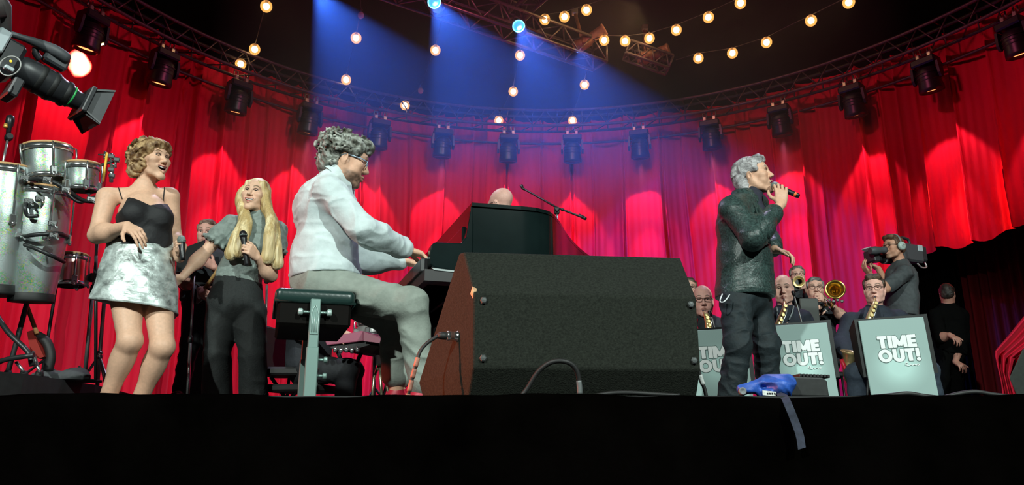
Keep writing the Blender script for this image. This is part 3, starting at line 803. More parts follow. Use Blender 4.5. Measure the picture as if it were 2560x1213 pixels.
M_hair_s = mat('hair_straight', (.6,.5,.3), .42, vcol=True, noise=.22, nscale=200, bump=.25, bscale=200, spec=.45, stretch=(1,1,.010))
def curl_disp(freq, amp, seed=0):
    def fn(P):
        w_ = np.stack([vnoise(P*freq*.6, seed), vnoise(P*freq*.6+7.3, seed), vnoise(P*freq*.6+19.1, seed)], -1)
        n = vnoise(P*freq+w_*1.6, seed+5); return (amp*(np.abs(n)*2-.6)).astype(np.float32)
    return fn
def fold_disp(freq, amp, seed=0, axis=(1,1,1)):
    a = np.asarray(axis, np.float32)
    def fn(P):
        w_ = np.stack([vnoise(P*freq*.5, seed), vnoise(P*freq*.5+5.1, seed), vnoise(P*freq*.5+9.7, seed)], -1)
        n = vnoise((P*a)*freq+w_*1.4, seed+3); return (amp*(2*np.abs(n)**.75-.9)).astype(np.float32)
    return fn
MALE = dict(rp=.150, rw=.145, rc=.165, rs=.052, ra=(.050,.042,.030), rl=(.085,.058,.040))
FEM = dict(rp=.165, rw=.125, rc=.135, rs=.044, ra=(.044,.038,.026), rl=(.090,.060,.038), rn=.047)
# ------------------------------------------------------------------ woman in the silver skirt
def woman_silver():
    p = Person('woman in black camisole and silver skirt laughing, one hand on her waist', 4.5, (340,0)); P = p.P
    p.F = unit(V(.62,-.78,0)); p.X = V(.78,.62,0)
    p.neck = P(357,478,.05); p.chest = P(360,540,0); p.waist = P(362,612,0); p.pelvis = P(345,680,0)
    p.sh = [P(268,493,-.06), P(424,492,.16)]; p.el = [P(243,588,-.10), P(433,592,.22)]; p.wr = [P(318,566,-.24), P(441,640,.06)]
    p.wr[1] = P(449,645,.03)
    p.hip = [P(310,700,-.03), P(392,704,.06)]; p.knee = [P(325,852,-.12), P(406,866,-.04)]; p.ank = [P(263,1010,.02), P(344,1012,.10)]
    p.toe = [P(282,1037,-.14), P(366,1037,-.05)]
    p.size = dict(FEM, rp=.170, rw=.140, rc=.150, rs=.056, ra=(.060,.050,.032), rl=(.100,.066,.046), bust=.072, rn=.052)
    p.tone = V(.74,.45,.31); p.bare = True
    p.head(381,399,.02, V(.90,-.40,.03), V(-.16,-.02,1), 1.06, female=True, open=.80, smile=1.35, eyes=.0022, hair=V(.30,.17,.08), lash=.9, jaw=.043)
    S = p.S; p.torso(S)
    for i in (0,1): p.arm(S, i); p.leg(S, i)
    p.hand(S, p.wr[0], P(345,582,-.28)-P(316,565,-.24), V(.1,.5,-.9), V(.3,.1,-1), curlj=[(22,25,10),(30,20,10),(34,22,12),(40,25,15)], s=1.08, spread=4)
    p.hand(S, p.wr[1], P(470,604,-.03)-p.wr[1], V(-1,-.35,0), V(0,-1,.2), (50,75,50), 1.0, 3, 30, .6)
    p.finish()
    # camisole
    M = mat('camisole_black', (.010,.010,.012), .7, noise=.2, nscale=40, bump=.2, bscale=60)
    G = SDF(); p.torso(G, .010)
    F3 = V(.62,-.78,0)
    G.disp(fold_disp(9, .004, 4), .004)
    a, b, m = P(310,490,-.02), P(416,497,.10), P(378,515,-.12)
    G.plane(P(300,600,0), unit(V(.05,.02,-1)), .004) if False else None
    # neckline: cut with two planes meeting in a shallow V, and armholes
    def neck(Pt):
        q = Pt-m.astype(np.float32); u = q@np.float32(p.X); up = q[...,2]
        lim = .012+np.where(u < 0, -u*.40, u*.42); lim = np.minimum(lim, .085)-3*np.maximum(np.abs(u)-.115, 0)
        return (up-lim)*.9
    G._p(neck, (0,0,0), 1e9, .004, '&')
    for i, (px, py, rr) in enumerate([(276,508,.056),(432,500,.060)]): G.ell(P(px,py,(-.06,.16)[i]), (rr,rr*1.3,rr*1.35), None, .01, '-')
    G.plane(P(345,625,0), V(0,0,-1)); 
    sdf_obj('camisole', G, .006, M, p.root)
    for (q0, q1, q2) in ((P(311,492,-.115), P(300,470,-.09), P(296,458,-.02)), (P(416,498,.03), P(413,478,.06), P(411,466,.12))):
        MB().tube([p.snap(q, -p.F) for q in crom([q0, q1, q2], 5)], .0030, 6).build('strap', M, p.root)
    # skirt: flared silver shell, hollow underneath
    Ms = mat('silver_skirt', (.56,.63,.61), .45, .35, noise=.68, nscale=12, bump=.5, bscale=15, stretch=(1,1,1.5), bdist=.02)
    rings = []
    top = [(272,604),(432,607)]; hem = [(231,752),(447,790)]
    for j in range(26):
        t = j/25; ring = []
        l = V(*[top[0][k]+(hem[0][k]-top[0][k])*(t**.85 if k == 0 else t) for k in (0,1)]); r = V(*[top[1][k]+(hem[1][k]-top[1][k])*(t**.7 if k == 0 else t) for k in (0,1)])
        A, B = P(l[0], l[1], -.02), P(r[0], r[1], .10); c = (A+B)/2; hx = (B-A)/2; dp = unit(V(hx[1],-hx[0],0))*(np.linalg.norm(hx)*(.86+.10*t)); c = c+unit(dp)*.015
        for k in range(72):
            a = 2*PI*k/72; wob = 1+.012*math.sin(a*5+j*.5)+.015*math.sin(a*3-j*.33+1)*t+.02*math.sin(a*9+1.5)*t*t
            ring.append(c+(hx*math.cos(a)+dp*math.sin(a))*wob+V(0,0,.010*math.sin(a*2+.4)*t-.03*max(0,math.sin(a))*(1-t)*.6))
        rings.append(ring)
    inner = [[q*.0+c_+(q-c_)*.955 for q, c_ in zip(r, [sum(r)/72]*72)] for r in rings[:2:-1]]
    m = MB().loft(rings+inner, cap=False); sk = m.build('skirt', Ms, p.root)
    MB().loft([[sum(r)/72+(q-sum(r)/72)*1.012+V(0,0,dz) for q in r] for r, dz in ((rings[0],.004),(rings[1],0),(rings[2],-.002))], cap=False).build('waistband', Ms, sk)
    # short curly bob
    Hh = SDF(); H, R, s = p.H, p.hR, p.hs
    Hh.ell(H(0,-.022,.048), V(.094,.108,.092)*s, R, .03)
    Hh.ell(H(0,-.075,-.02), V(.085,.062,.095)*s, R, .04)
    for i in (-1,1):
        Hh.ell(H(i*.078,-.035,-.02), V(.034,.055,.075)*s, R, .03); Hh.ell(H(i*.07,-.07,-.075), V(.040,.045,.045)*s, R, .03)
        Hh.ell(H(i*.070,.040,.058), V(.022,.040,.040)*s, R, .03)
    Hh.ell(H(0,.070,.082), V(.062,.034,.030)*s, R, .03)
    Hh.ell(H(.0,.125,-.035), V(.075,.085,.082)*s, R, .02, '-')
    for i in (-1,1): Hh.ell(H(i*.10,.035,-.05), V(.045,.040,.062)*s, R, .02, '-')
    rg = np.random.RandomState(3)
    for k in range(130):
        dv = unit(rg.randn(3))
        if dv[1] > .5 and dv[2] < .62: continue
        if dv[2] < -.75: continue
        c = V(0,-.035,.02)+dv*V(.098,.112,.112)*rg.uniform(.90,1.03); t0, t1, _ = frame(dv); a0 = rg.uniform(0, 6.28); rad = rg.uniform(.012,.024)
        pts = [H(*(c+(t0*math.cos(a0+q*.8)+t1*math.sin(a0+q*.8))*rad+dv*.004*q)) for q in range(6)]
        for q in range(5): Hh.cap(pts[q], pts[q+1], .0088, .0065, .006)
    Hh.ell(H(.0,.135,-.035), V(.075,.085,.082)*s, R, .012, '-')
    Hh.disp(curl_disp(30, .006, 3), .008)
    p.hair_obj(Hh, .0042, V(.13,.06,.022), V(.52,.34,.17), 5, 26)
    MB().ball(H(.081,-.006,-.050), .007, 10, 7).build('earring', mat('pearl', (.9,.86,.8), .15), p.root)
    MB().ball(H(-.081,-.006,-.050), .007, 10, 7).build('earring', MATS['pearl'], p.root)
    return p
W1 = woman_silver()
M_mic = mat('microphone_black', (.012,.012,.014), .35)
M_grille = mat('microphone_grille', (.28,.36,.34), .4, .7, noise=.4, nscale=300, bump=.6, bscale=400)
def microphone(a, b, label, tip=None, s=1.0, dark=False):
    """a: grille end, b: tail"""
    a = np.asarray(a, float); b = np.asarray(b, float); d = unit(b-a); L = np.linalg.norm(b-a); t = thing('microphone', label, 'microphone', tuple(b))
    MB().lathe(a, [(.0001,-.002),(.014*s,.002),(.023*s,.014),(.0255*s,.028),(.0255*s,.036),(.022*s,.048)], 18, d).build('grille', M_mic if dark else M_grille, t)
    MB().lathe(a, [(.0265*s,.031),(.0265*s,.037)], 18, d).build('grille_band', M_grille, t)
    MB().lathe(a, [(.021*s,.048),(.022*s,.056),(.019*s,.075),(.0175*s,.10),(.0155*s,L-.012),(.012*s,L)], 18, d).build('handle', M_mic, t)
    if tip: MB().lathe(a, [(.0162*s,L-.034),(.0166*s,L-.03),(.0158*s,L-.018)], 16, d).build('colour_ring', tip, t)
    return t
microphone(W1.P(453,590,-.045), W1.P(457,650,-.06), 'black microphone with grey grille held low by the woman in the silver skirt')

# ------------------------------------------------------------------ blonde woman in the grey-green top
def woman_blonde():
    p = Person('long-haired blonde woman in grey-green top and black trousers, smiling and reaching to her neighbour', 5.0, (590,0)); P = p.P
    p.F = unit(V(.22,-.97,0)); p.X = V(.97,.22,0)
    p.neck = P(647,552,.02); p.chest = P(632,612,0); p.waist = P(598,690,0); p.pelvis = P(590,752,0)
    p.sh = [P(578,562,-.02), P(694,577,.04)]; p.el = [P(506,638,-.06), P(677,690,-.05)]; p.wr = [P(455,694,-.16), P(643,645,-.20)]
    p.hip = [P(562,772,0), P(622,778,.02)]; p.knee = [P(544,885,-.05), P(631,888,-.02)]; p.ank = [P(544,1005,.03), P(634,1008,.05)]
    p.toe = [P(545,1030,-.15), P(640,1030,-.12)]
    p.size = dict(FEM, rp=.172, rw=.125, rc=.135, rs=.046, ra=(.046,.040,.027), rl=(.100,.07,.045), bust=.062, rn=.046)
    p.tone = V(.76,.47,.33)
    p.head(640,489,0, V(-.05,-1,.10), V(.10,.1,1), 1.02, female=True, open=.42, smile=1.35, eyes=.0034, hair=V(.22,.15,.08), lash=1.0, lips=V(.55,.16,.15), jaw=.043)
    S = p.S; p.torso(S)
    for i in (0,1): p.arm(S, i)
    for i in (0,1): p.leg(S, i)
    p.hand(S, p.wr[0], V(-.75,-.2,-.6), V(-.5,.4,.5), V(.5,-.5,-.6), (18,22,12), 1.0, 5)
    p.hand(S, p.wr[1], P(624,622,-.27)-p.wr[1], V(-.75,.55,-.1), V(-.1,-.6,.9), (58,72,45), 1.0, 2, 32, .55)
    p.finish()
    M = mat('velvet_grey_green', (.20,.245,.225), .62, noise=.22, nscale=26, bump=.45, bscale=26, sheen=.5, bdist=.02)
    G = SDF(); p.torso(G, .013)
    G.cap(p.neck+V(0,0,.012), p.neck+unit(p.H(0,-.022,-.05)-p.neck)*.045+V(0,0,.004), .060, .055, .02)
    for i in (0,1):
        o = unit(p.el[i]-p.sh[i]); q = p.sh[i]
        G.cap(q+V(0,0,.005), q+o*.10, .060, .078, .03)
        fl = q+o*.145; G.cap(q+o*.10, fl, .066, .070, .02)
        x, y, _ = frame(o)
        for a in np.linspace(0, 2*PI, 12, endpoint=False): G.cap(fl-o*.006, fl+o*.022+.082*(math.cos(a)*x+math.sin(a)*y)*(1+.12*math.sin(a*5)), .011, .007, .02)
        G.cap(fl+o*.012, fl+o*.20, .058, .070, .004, mode='-')
    G.disp(fold_disp(11, .006, 14), .007)
    d = unit(P(650,703,-.1)-P(527,682,-.1)); G.plane(P(590,700,-.1), np.cross(d, V(0,1,.0))*1.0 if np.cross(d, V(0,1,0))[2] < 0 else -np.cross(d, V(0,1,0)))
    sdf_obj('top', G, .006, M, p.root)
    Mt = mat('trousers_black_wool', (.012,.015,.015), .8, noise=.3, nscale=60, bump=.25, bscale=120, sheen=.1)
    T = SDF(); z = p.size
    T.cap(p.pelvis, p.waist+V(0,0,.005), z['rp']+.016, z['rw']+.022, .05, (p.F,.80))
    for i in (0,1):
        h_, k_, a = p.hip[i], p.knee[i], p.ank[i]
        T.cap(h_, k_, .118, .086, .012); T.cap(k_, a+V(0,0,-.03), .086, .097, .012)
    T.disp(fold_disp(7, .007, 24, (1,1,.45)), .008)
    d = unit(P(650,703,-.1)-P(527,682,-.1)); nn = np.cross(V(0,1,0), d); T.plane(P(590,692,-.1), -nn if nn[2] < 0 else nn); T.plane(V(0,0,.02), V(0,0,-1))
    sdf_obj('trousers', T, .007, Mt, p.root)
    Msh = mat('shoe_black', (.01,.01,.01), .4)
    for i in (0,1):
        Q = SDF(); Q.cap(V(p.ank[i][0],p.ank[i][1],.045), V(p.toe[i][0],p.toe[i][1],.035), .042, .032, .03); Q.plane(V(0,0,.002), V(0,0,-1)); sdf_obj('shoe', Q, .008, Msh, p.root)
    # long straight hair: crown shell, two front lengths on the chest, the rest behind the shoulders
    Hh = SDF(); H, R, s = p.H, p.hR, p.hs
    Hh.ell(H(0,-.022,.044), V(.083,.104,.092)*s, R, .03); Hh.ell(H(0,-.07,-.05), V(.080,.050,.11)*s, R, .04)
    for i in (-1,1): Hh.cap(H(i*.055,.050,.072), H(i*.074,.018,-.03), .019*s, .017*s, .03)
    def lock(pts, r, fl):
        W = crom(pts, 9); n = len(W)
        for k in range(n-1): Hh.cap(W[k], W[k+1], np.interp(k/n,[0,.5,.9,1],r), np.interp((k+1)/n,[0,.5,.9,1],r), .035, (p.F, fl))
    lock([H(.074,.025,.03), H(.082,.03,-.06), P(610,548,-.10), P(593,590,-.16), P(581,625,-.17), P(576,641,-.16)], (.017,.022,.024,.010), .5)
    lock([H(.072,.045,.02), H(.080,.035,-.07), P(617,556,-.13), P(606,600,-.18), P(597,636,-.18)], (.014,.024,.026,.010), .45)
    lock([H(-.076,.02,.02), H(-.086,.0,-.08), P(685,560,-.05), P(690,610,-.12), P(692,650,-.12), P(693,664,-.11)], (.018,.023,.021,.009), .55)
    lock([H(-.075,.03,-.02), P(676,545,-.10), P(673,590,-.17), P(669,634,-.17), P(668,650,-.165)], (.016,.022,.020,.010), .55)
    lock([H(0,-.08,0), P(655,560,.13), P(650,640,.14)], (.06,.07,.05,.03), .5)
    Hh.ell(H(0,.125,-.045), V(.061,.085,.112)*s, R, .012, '-')
    st = unit(V(.05,0,-1))
    def strands(Pt): 
        q = Pt*np.float32([70,70,2.5]); return (.0022*(1-2*np.abs(vnoise(q+vnoise(Pt*4,3)[...,None]*1.2, 2)))).astype(np.float32)
    Hh.disp(strands, .004)
    p.hair_obj(Hh, .0042, V(.50,.35,.15), V(.82,.68,.40), 9, 6, (6,6,.2), M_hair_s)
    ea = mat('earring_gold', (.8,.7,.35), .25, .9)
    MB().ball(H(-.079,-.002,-.062), (.010,.010,.013), 10, 8).build('earring', ea, p.root)
    return p
W2 = woman_blonde()
microphone(W2.P(607,577,-.255), W2.P(617,664,-.255), 'all-black microphone held upright at the chest of the blonde woman', s=1.0, dark=True)

# ------------------------------------------------------------------ pianist
def pianist():
    p = Person('grey curly-haired pianist in glasses and pale shirt seated on the bench, playing', 3.6, (815,0)); P = p.P
    p.F = unit(V(.95,.31,0)); p.X = V(-.31,.95,0)
    p.neck = P(836,452,.0); p.chest = P(826,548,0); p.waist = P(812,640,0); p.pelvis = P(818,702,0)
    p.sh = [P(826,482,-.18), P(846,480,.19)]; p.el = [P(903,574,-.20), P(905,652,.28)]; p.wr = [P(1014,624,.04), P(1004,652,.34)]
    p.hip = [P(806,716,-.09), P(826,716,.10)]; p.knee = [P(1026,764,-.13), P(982,800,.17)]; p.ank = [P(1064,985,-.10), P(994,985,.20)]
    p.size = dict(MALE, rp=.160, rw=.148, rc=.158, fp=.85, fc=.80, rl=(.085,.060,.040))
    p.tone = V(.66,.38,.26); p.toe = [p.ank[0]+p.F*.16+V(0,0,-.05), p.ank[1]+p.F*.16+V(0,0,-.05)]
    p.head(869,400,.01, V(.93,.22,-.26), V(.26,0,1), 1.04, hair=V(.22,.16,.11), eyes=.002, beard=.9, beardc=V(.045,.028,.02), jaw=.050)
    be = at(790, 740, 3.30); bc = V(be[0], be[1], .38)+V(-.31,.95,0)*.29; bR = R_from(p.F, p.X, V(0,0,1))
    S = p.S; p.torso(S)
    for i in (0,1): p.arm(S, i); p.leg(S, i)
    S.box(bc, (.19,.32,.158), bR, .02, .02, '-')
    p.hand(S, p.wr[0], V(.90,.28,-.22), V(0,.05,-1), V(-.2,.9,.1), (30,38,20), 1.0, 5)
    p.hand(S, p.wr[1], V(.92,.25,-.15), V(0,0,-1), V(.2,-.9,.1), (30,38,20), 1.0, 5)
    p.finish()
    M = mat('shirt_pale_blue', (.58,.67,.68), .75, noise=.08, nscale=30, bump=.12, bscale=70)
    G = SDF(); z = p.size
    p.torso(G, .016)
    G.cap(p.pelvis+V(0,0,.03), p.waist, z['rp']+.020, z['rw']+.022, .05, (p.F,.85))
    G.ell(p.pelvis-p.F*.03+V(0,0,.05), (.142,.172,.10), rotz(math.atan2(.31,.95)), .05)
    G.ell(p.chest-p.F*.05+V(0,0,.05), (.13,.17,.15), rotz(math.atan2(.31,.95)), .06)
    for i in (0,1): p.arm(G, i, .014, 0, 1.90, (.058,.046,.036), .03); G.cap(p.el[i]+(p.wr[i]-p.el[i])*.80, p.el[i]+(p.wr[i]-p.el[i])*.93, .043, .046, .012)
    G.disp(fold_disp(7, .009, 31, (1,1,.8)), .010); G.disp(fold_disp(15, .004, 33, (1,1,1.5)), .005)
    a, b = P(742,692,-.1), P(908,678,-.1); d = unit(b-a); nn = np.cross(V(0,1,0), d); nn = nn if nn[2] < 0 else -nn
    G.plane((a+b)/2+V(0,0,.0), nn); a0_, b0_, nn0 = a, b, nn
    sh = sdf_obj('shirt', G, .0058, M, p.root)
    # collar: a folded band round the neck, points at the front; cuffs
    x, y, d = frame(unit(p.H(0,-.02,-.08)-p.neck+p.F*.02)); C = p.neck+V(0,0,.025); m = MB(); rows = []
    for (rr, zz) in ((.066,-.02),(.061,.02),(.062,.036),(.069,.031),(.078,.006),(.084,-.018)):
        row = []
        for k in range(40):
            a = 2*PI*k/40; o = math.cos(a)*x+math.sin(a)*y; fr = max(0, o@p.F); row.append(C+o*rr*(1+.10*fr)+d*(zz-(.022*fr**4 if zz < 0 else .012*fr)))
        rows.append(row)
    m.loft(rows, cap=False); m.build('collar', M, sh)
    Mc = mat('cuff_dark', (.03,.03,.035), .7)
    w_ = p.el[0]+(p.wr[0]-p.el[0])*.95; MB().tube([w_-.006*unit(p.wr[0]-p.el[0]), w_+.012*unit(p.wr[0]-p.el[0])], .047, 18).build('cuff_lining', Mc, p.root)
    Mt = mat('chinos_grey_green', (.25,.285,.25), .8, noise=.12, nscale=25, bump=.15, bscale=90)
    T = SDF(); T.cap(p.pelvis+V(0,0,-.005), p.waist+V(0,0,-.06), z['rp']+.014, z['rw']-.004, .05, (p.F,.85))
    T.ell(p.pelvis-p.F*.04+V(0,0,-.02), (.14,.17,.10), rotz(math.atan2(.31,.95)), .05)
    for i in (0,1):
        h_, k_, a = p.hip[i], p.knee[i], p.ank[i]; e = a+(k_-a)*(.13 if i == 0 else .22)
        T.cap(h_, k_, .105, .078, .03); T.cap(k_, e, .076, .068, .02); T.ell(k_, .080, None, .03)
    T.disp(fold_disp(9, .008, 41, (.6,.6,1.6)), .009)
    T.box(bc, (.188,.315,.155), bR, .02, .02, '-')
    T.plane((a0_+b0_)/2+V(0,0,.012), -nn0)
    sdf_obj('trousers', T, .0065, Mt, p.root)
    Msn = mat('sneaker_red', (.50,.02,.05), .5, noise=.1); Mw = mat('sneaker_white', (.8,.8,.78), .5)
    for i in (0,1):
        a = V(p.ank[i][0], p.ank[i][1], .0); Q = SDF(); Q.cap(a+V(0,0,.06)-p.F*.03, a+p.F*.15+V(0,0,.045), .045, .036, .03); Q.cap(a+V(0,0,.06), a+V(0,0,.10), .045, .043, .02); Q.plane(V(0,0,.022), V(0,0,-1))
        o = sdf_obj('sneaker', Q, .006, Msn, p.root); m = MB(); ring = [a+p.F*(.06+.135*math.cos(t))+p.X*.05*math.sin(t) for t in np.linspace(0,2*PI,24,endpoint=False)]
        m.prism([q+V(0,0,.001) for q in ring], V(0,0,.024)); m.build('sole', Mw, o)
        MB().tube([a+p.F*.02+V(0,0,.10)+p.X*.03, a+p.F*.07+V(0,0,.088), a+p.F*.02+V(0,0,.10)-p.X*.03], .004, 6).build('lace', Mw, o)
    Hh = SDF(); H, R, s = p.H, p.hR, p.hs
    Hh.ell(H(0,-.022,.050), V(.088,.108,.084)*s, R, .03); Hh.ell(H(0,-.082,-.005), V(.085,.062,.085)*s, R, .04); Hh.ell(H(0,-.085,-.06), V(.070,.045,.045)*s, R, .03)
    Hh.ell(H(0,.062,.092), V(.070,.045,.036)*s, R, .03)
    for i in (-1,1): Hh.ell(H(i*.080,.020,.055), V(.020,.045,.045)*s, R, .03)
    rg = np.random.RandomState(5)
    for k in range(150):
        dv = unit(rg.randn(3)*V(1,1,1)); 
        if dv[1] > .55 and dv[2] < .55: continue
        if dv[1] > -.1 and dv[2] < .05: continue
        c = V(0,-.03,.03)+dv*V(.095,.120,.099)*rg.uniform(.86,1.05); t0, t1, _ = frame(dv); pts = []
        a0 = rg.uniform(0, 6.28); rad = rg.uniform(.010,.020)
        for q in range(6): pts.append(H(*(c+(t0*math.cos(a0+q*.85)+t1*math.sin(a0+q*.85))*rad+dv*.005*q)))
        for q in range(5): Hh.cap(pts[q], pts[q+1], .0058, .0045, .005)
    Hh.ell(H(0,.125,-.035), V(.08,.080,.092)*s, R, .015, '-')
    for i in (-1,1): Hh.ell(H(i*.095,.020,-.045), V(.040,.052,.060)*s, R, .012, '-')
    Hh.disp(curl_disp(34, .009, 13), .012)
    p.hair_obj(Hh, .0036, V(.10,.10,.08), V(.42,.44,.40), 15, 24)
    p.glasses(mat('glasses_frame_blue', (.35,.48,.62), .3, .3), .023, .016, .0, .0032, .100)
    return p
PN = pianist()
# ------------------------------------------------------------------ singer
def singer():
    p = Person('grey-haired singer in dark patterned jacket singing into a microphone', 4.8, (1870,0)); P = p.P
    p.F = unit(V(.84,-.54,0)); p.X = V(.54,.84,0)
    p.neck = P(1864,500,.03); p.chest = P(1856,572,.02); p.waist = P(1862,655,.02); p.pelvis = P(1862,735,.02)
    p.sh = [P(1830,520,-.15), P(1888,510,.20)]; p.el = [P(1882,594,-.27), P(1915,604,.30)]; p.wr = [P(1954,510,-.140), P(1937,624,.10)]
    p.hip = [P(1842,755,-.07), P(1886,755,.10)]; p.knee = [P(1846,862,-.13), P(1914,858,.02)]; p.ank = [P(1822,1012,-.03), P(1928,1016,.14)]
    p.toe = [p.ank[0]+p.F*.17+V(0,0,-.06), p.ank[1]+p.F*.17+V(0,0,-.06)]
    p.size = dict(MALE, rp=.165, rw=.165, rc=.185, fp=.84, fc=.80, ra=(.054,.045,.031), rl=(.088,.062,.042))
    p.tone = V(.70,.41,.28)
    p.head(1883,440,.03, V(.84,-.50,.14), V(-.18,0,1), 1.10, hair=V(.30,.28,.26), open=.55, eyes=.0018, lash=.8)
    S = p.S; p.torso(S)
    for i in (0,1): p.arm(S, i); p.leg(S, i)
    ma, mb_ = P(1928,460,-.065), P(1998,491,-.14)
    g = ma+(mb_-ma)*.42
    kn = g+V(-.012,-.03,.004)
    p.hand(S, p.wr[0], P(1951,456,-.130)-p.wr[0], V(.10,1,.05), V(-1,0,.25), (16,78,62), 1.06, 5, 30, .5)
    p.hand(S, p.wr[1], V(.80,-.35,-.35), V(-.3,.2,-.9), V(.3,-.7,.4), (30,35,20), 1.0, 7)
    p.finish()
    M = mat('brocade_jacket_dark', (.030,.054,.050), .40, noise=.6, nscale=85, bump=.4, bscale=95, spec=.5, sheen=.1, bdist=.006)
    G = SDF(); z = p.size; p.torso(G, .024)
    G.cap(p.pelvis+V(0,0,-.03), p.waist, z['rp']+.050, z['rw']+.030, .05, (p.F,.86))
    for i in (0,1): p.arm(G, i, .022, 0, 1.70, (.060,.054,.040), .03)
    G.disp(fold_disp(5, .007, 51), .008); G.disp(fold_disp(12, .003, 53), .004)
    a, b = P(1783,738,-.1), P(1938,736,-.1); d = unit(b-a); nn = np.cross(V(0,1,0), d); G.plane((a+b)/2, nn if nn[2] < 0 else -nn)
    G.ell(p.neck+p.F*.11+V(0,0,.0), (.05,.06,.10), None, .02, '-')
    # open front edge and back vent
    jk = sdf_obj('jacket', G, .006, M, p.root)
    # collar, lapels, pocket flap
    m = MB(); rows = []; C = p.neck+V(0,0,.012); x, y, d = frame(V(.15,-.05,1))
    for (rr, zz) in ((.080,-.03),(.076,.03),(.080,.046),(.094,.036),(.108,-.014)):
        rows.append([C+(math.cos(a)*x+math.sin(a)*y)*rr*(1+.1*max(0,(math.cos(a)*x+math.sin(a)*y)@p.F))+d*(zz-.04*max(0,(math.cos(a)*x+math.sin(a)*y)@p.F)**2) for a in np.linspace(0,2*PI,36,endpoint=False)])
    m.loft(rows, cap=False); m.build('collar', M, jk)
    def gsnap(q, dr, off=.004):
        t = -.2; dr = unit(dr)
        for _ in range(60):
            e = float(G.ev((q+dr*t)[None].astype(np.float32))[0])-off; t += e*.8
            if abs(e) < 3e-4 or t > .3: break
        return q+dr*t
    def patch(name, poly, dr, m_, n=7, off=.004):
        A, B, C_, D_ = poly; rows = [[gsnap((A*(1-u)+B*u)*(1-v)+(D_*(1-u)+C_*u)*v, dr, off) for u in np.linspace(0,1,n)] for v in np.linspace(0,1,n)]
        q = MB(); q.grid(rows); q.grid([[r+dr*.006 for r in rr][::-1] for rr in rows]); return q.build(name, m_, jk)
    cd = unit(P(1900,600,0)-V(0,0,CAMZ))
    patch('lapel', [P(1884,508,-.1), P(1905,520,-.1), P(1928,612,-.1), P(1914,606,-.1)], cd, M)
    patch('pocket_flap', [P(1856,640,-.1), P(1896,636,-.1), P(1897,652,-.1), P(1857,656,-.1)], cd, M)
    Ms = mat('shirt_navy', (.016,.017,.032), .8, noise=.2, nscale=40, bump=.2)
    Q = SDF(); nk = unit(p.H(0,-.01,-.09)-p.neck); Q.cap(p.neck-nk*.03+p.F*.015, p.neck+nk*.055+p.F*.012, .075, .066, .02); Q.cap(p.neck+p.F*.06-V(0,0,.02), p.chest+p.F*.13, .05, .06, .03)
    Q.disp(fold_disp(16, .005, 61), .006); sdf_obj('shirt', Q, .006, Ms, p.root)
    Mt = mat('jeans_dark_navy', (.009,.017,.021), .75, noise=.3, nscale=30, bump=.3, bscale=60)
    T = SDF(); T.cap(p.pelvis, p.waist, z['rp']+.012, z['rw']+.008, .05, (p.F,.84))
    for i in (0,1):
        h_, k_, a = p.hip[i], p.knee[i], p.ank[i]; T.cap(h_, k_, .108, .082, .03); T.cap(k_, a+V(0,0,-.01), .080, .078, .025); T.ell(k_, .083, None, .03)
    T.disp(fold_disp(10, .009, 71, (.7,.7,1.5)), .010)
    sdf_obj('trousers', T, .0065, Mt, p.root)
    for i in (0,1):
        Q = SDF(); a = V(p.ank[i][0], p.ank[i][1], .0); Q.cap(a+V(0,0,.05)-p.F*.04, a+p.F*.17+V(0,0,.035), .046, .034, .03); Q.cap(a+V(0,0,.05), a+V(0,0,.11), .045, .045, .03); Q.plane(V(0,0,.002), V(0,0,-1)); sdf_obj('shoe', Q, .008, MATS['shoe_black'], p.root)
    MB().tube(crom([P(1806,735,-.24), P(1800,752,-.27), P(1806,756,-.28), P(1815,750,-.28), P(1824,737,-.25)], 6), .004, 8).build('earpiece_cable', mat('cable_white', (.8,.82,.85), .4), p.root)
    Hh = SDF(); H, R, s = p.H, p.hR, p.hs
    Hh.ell(H(0,-.026,.046), V(.083,.102,.084)*s, R, .03); Hh.ell(H(0,-.088,-.03), V(.075,.040,.085)*s, R, .04); Hh.ell(H(0,-.098,-.095), V(.060,.028,.045)*s, R, .03)
    Hh.cap(H(-.035,.062,.097), H(.035,.062,.097), .028*s, None, .04)
    for i in (-1,1): Hh.ell(H(i*.074,.022,.040), V(.014,.030,.045)*s, R, .02); Hh.ell(H(i*.075,-.06,-.055), V(.020,.035,.05)*s, R, .03)
    Hh.ell(H(0,.125,-.030), V(.075,.070,.088)*s, R, .015, '-')
    for i in (-1,1): Hh.ell(H(i*.088,.010,-.035), V(.030,.042,.045)*s, R, .012, '-')
    Hh.disp(curl_disp(26, .007, 23), .009)
    p.hair_obj(Hh, .004, V(.24,.23,.235), V(.52,.505,.515), 25, 30, (.15,1,1), M_hair_b)
    microphone(ma, mb_, 'black microphone with orange-red end ring held to the mouth of the singer', tip=mat('ring_orange', (.9,.16,.03), .4), s=1.05)
    return p
SG = singer()
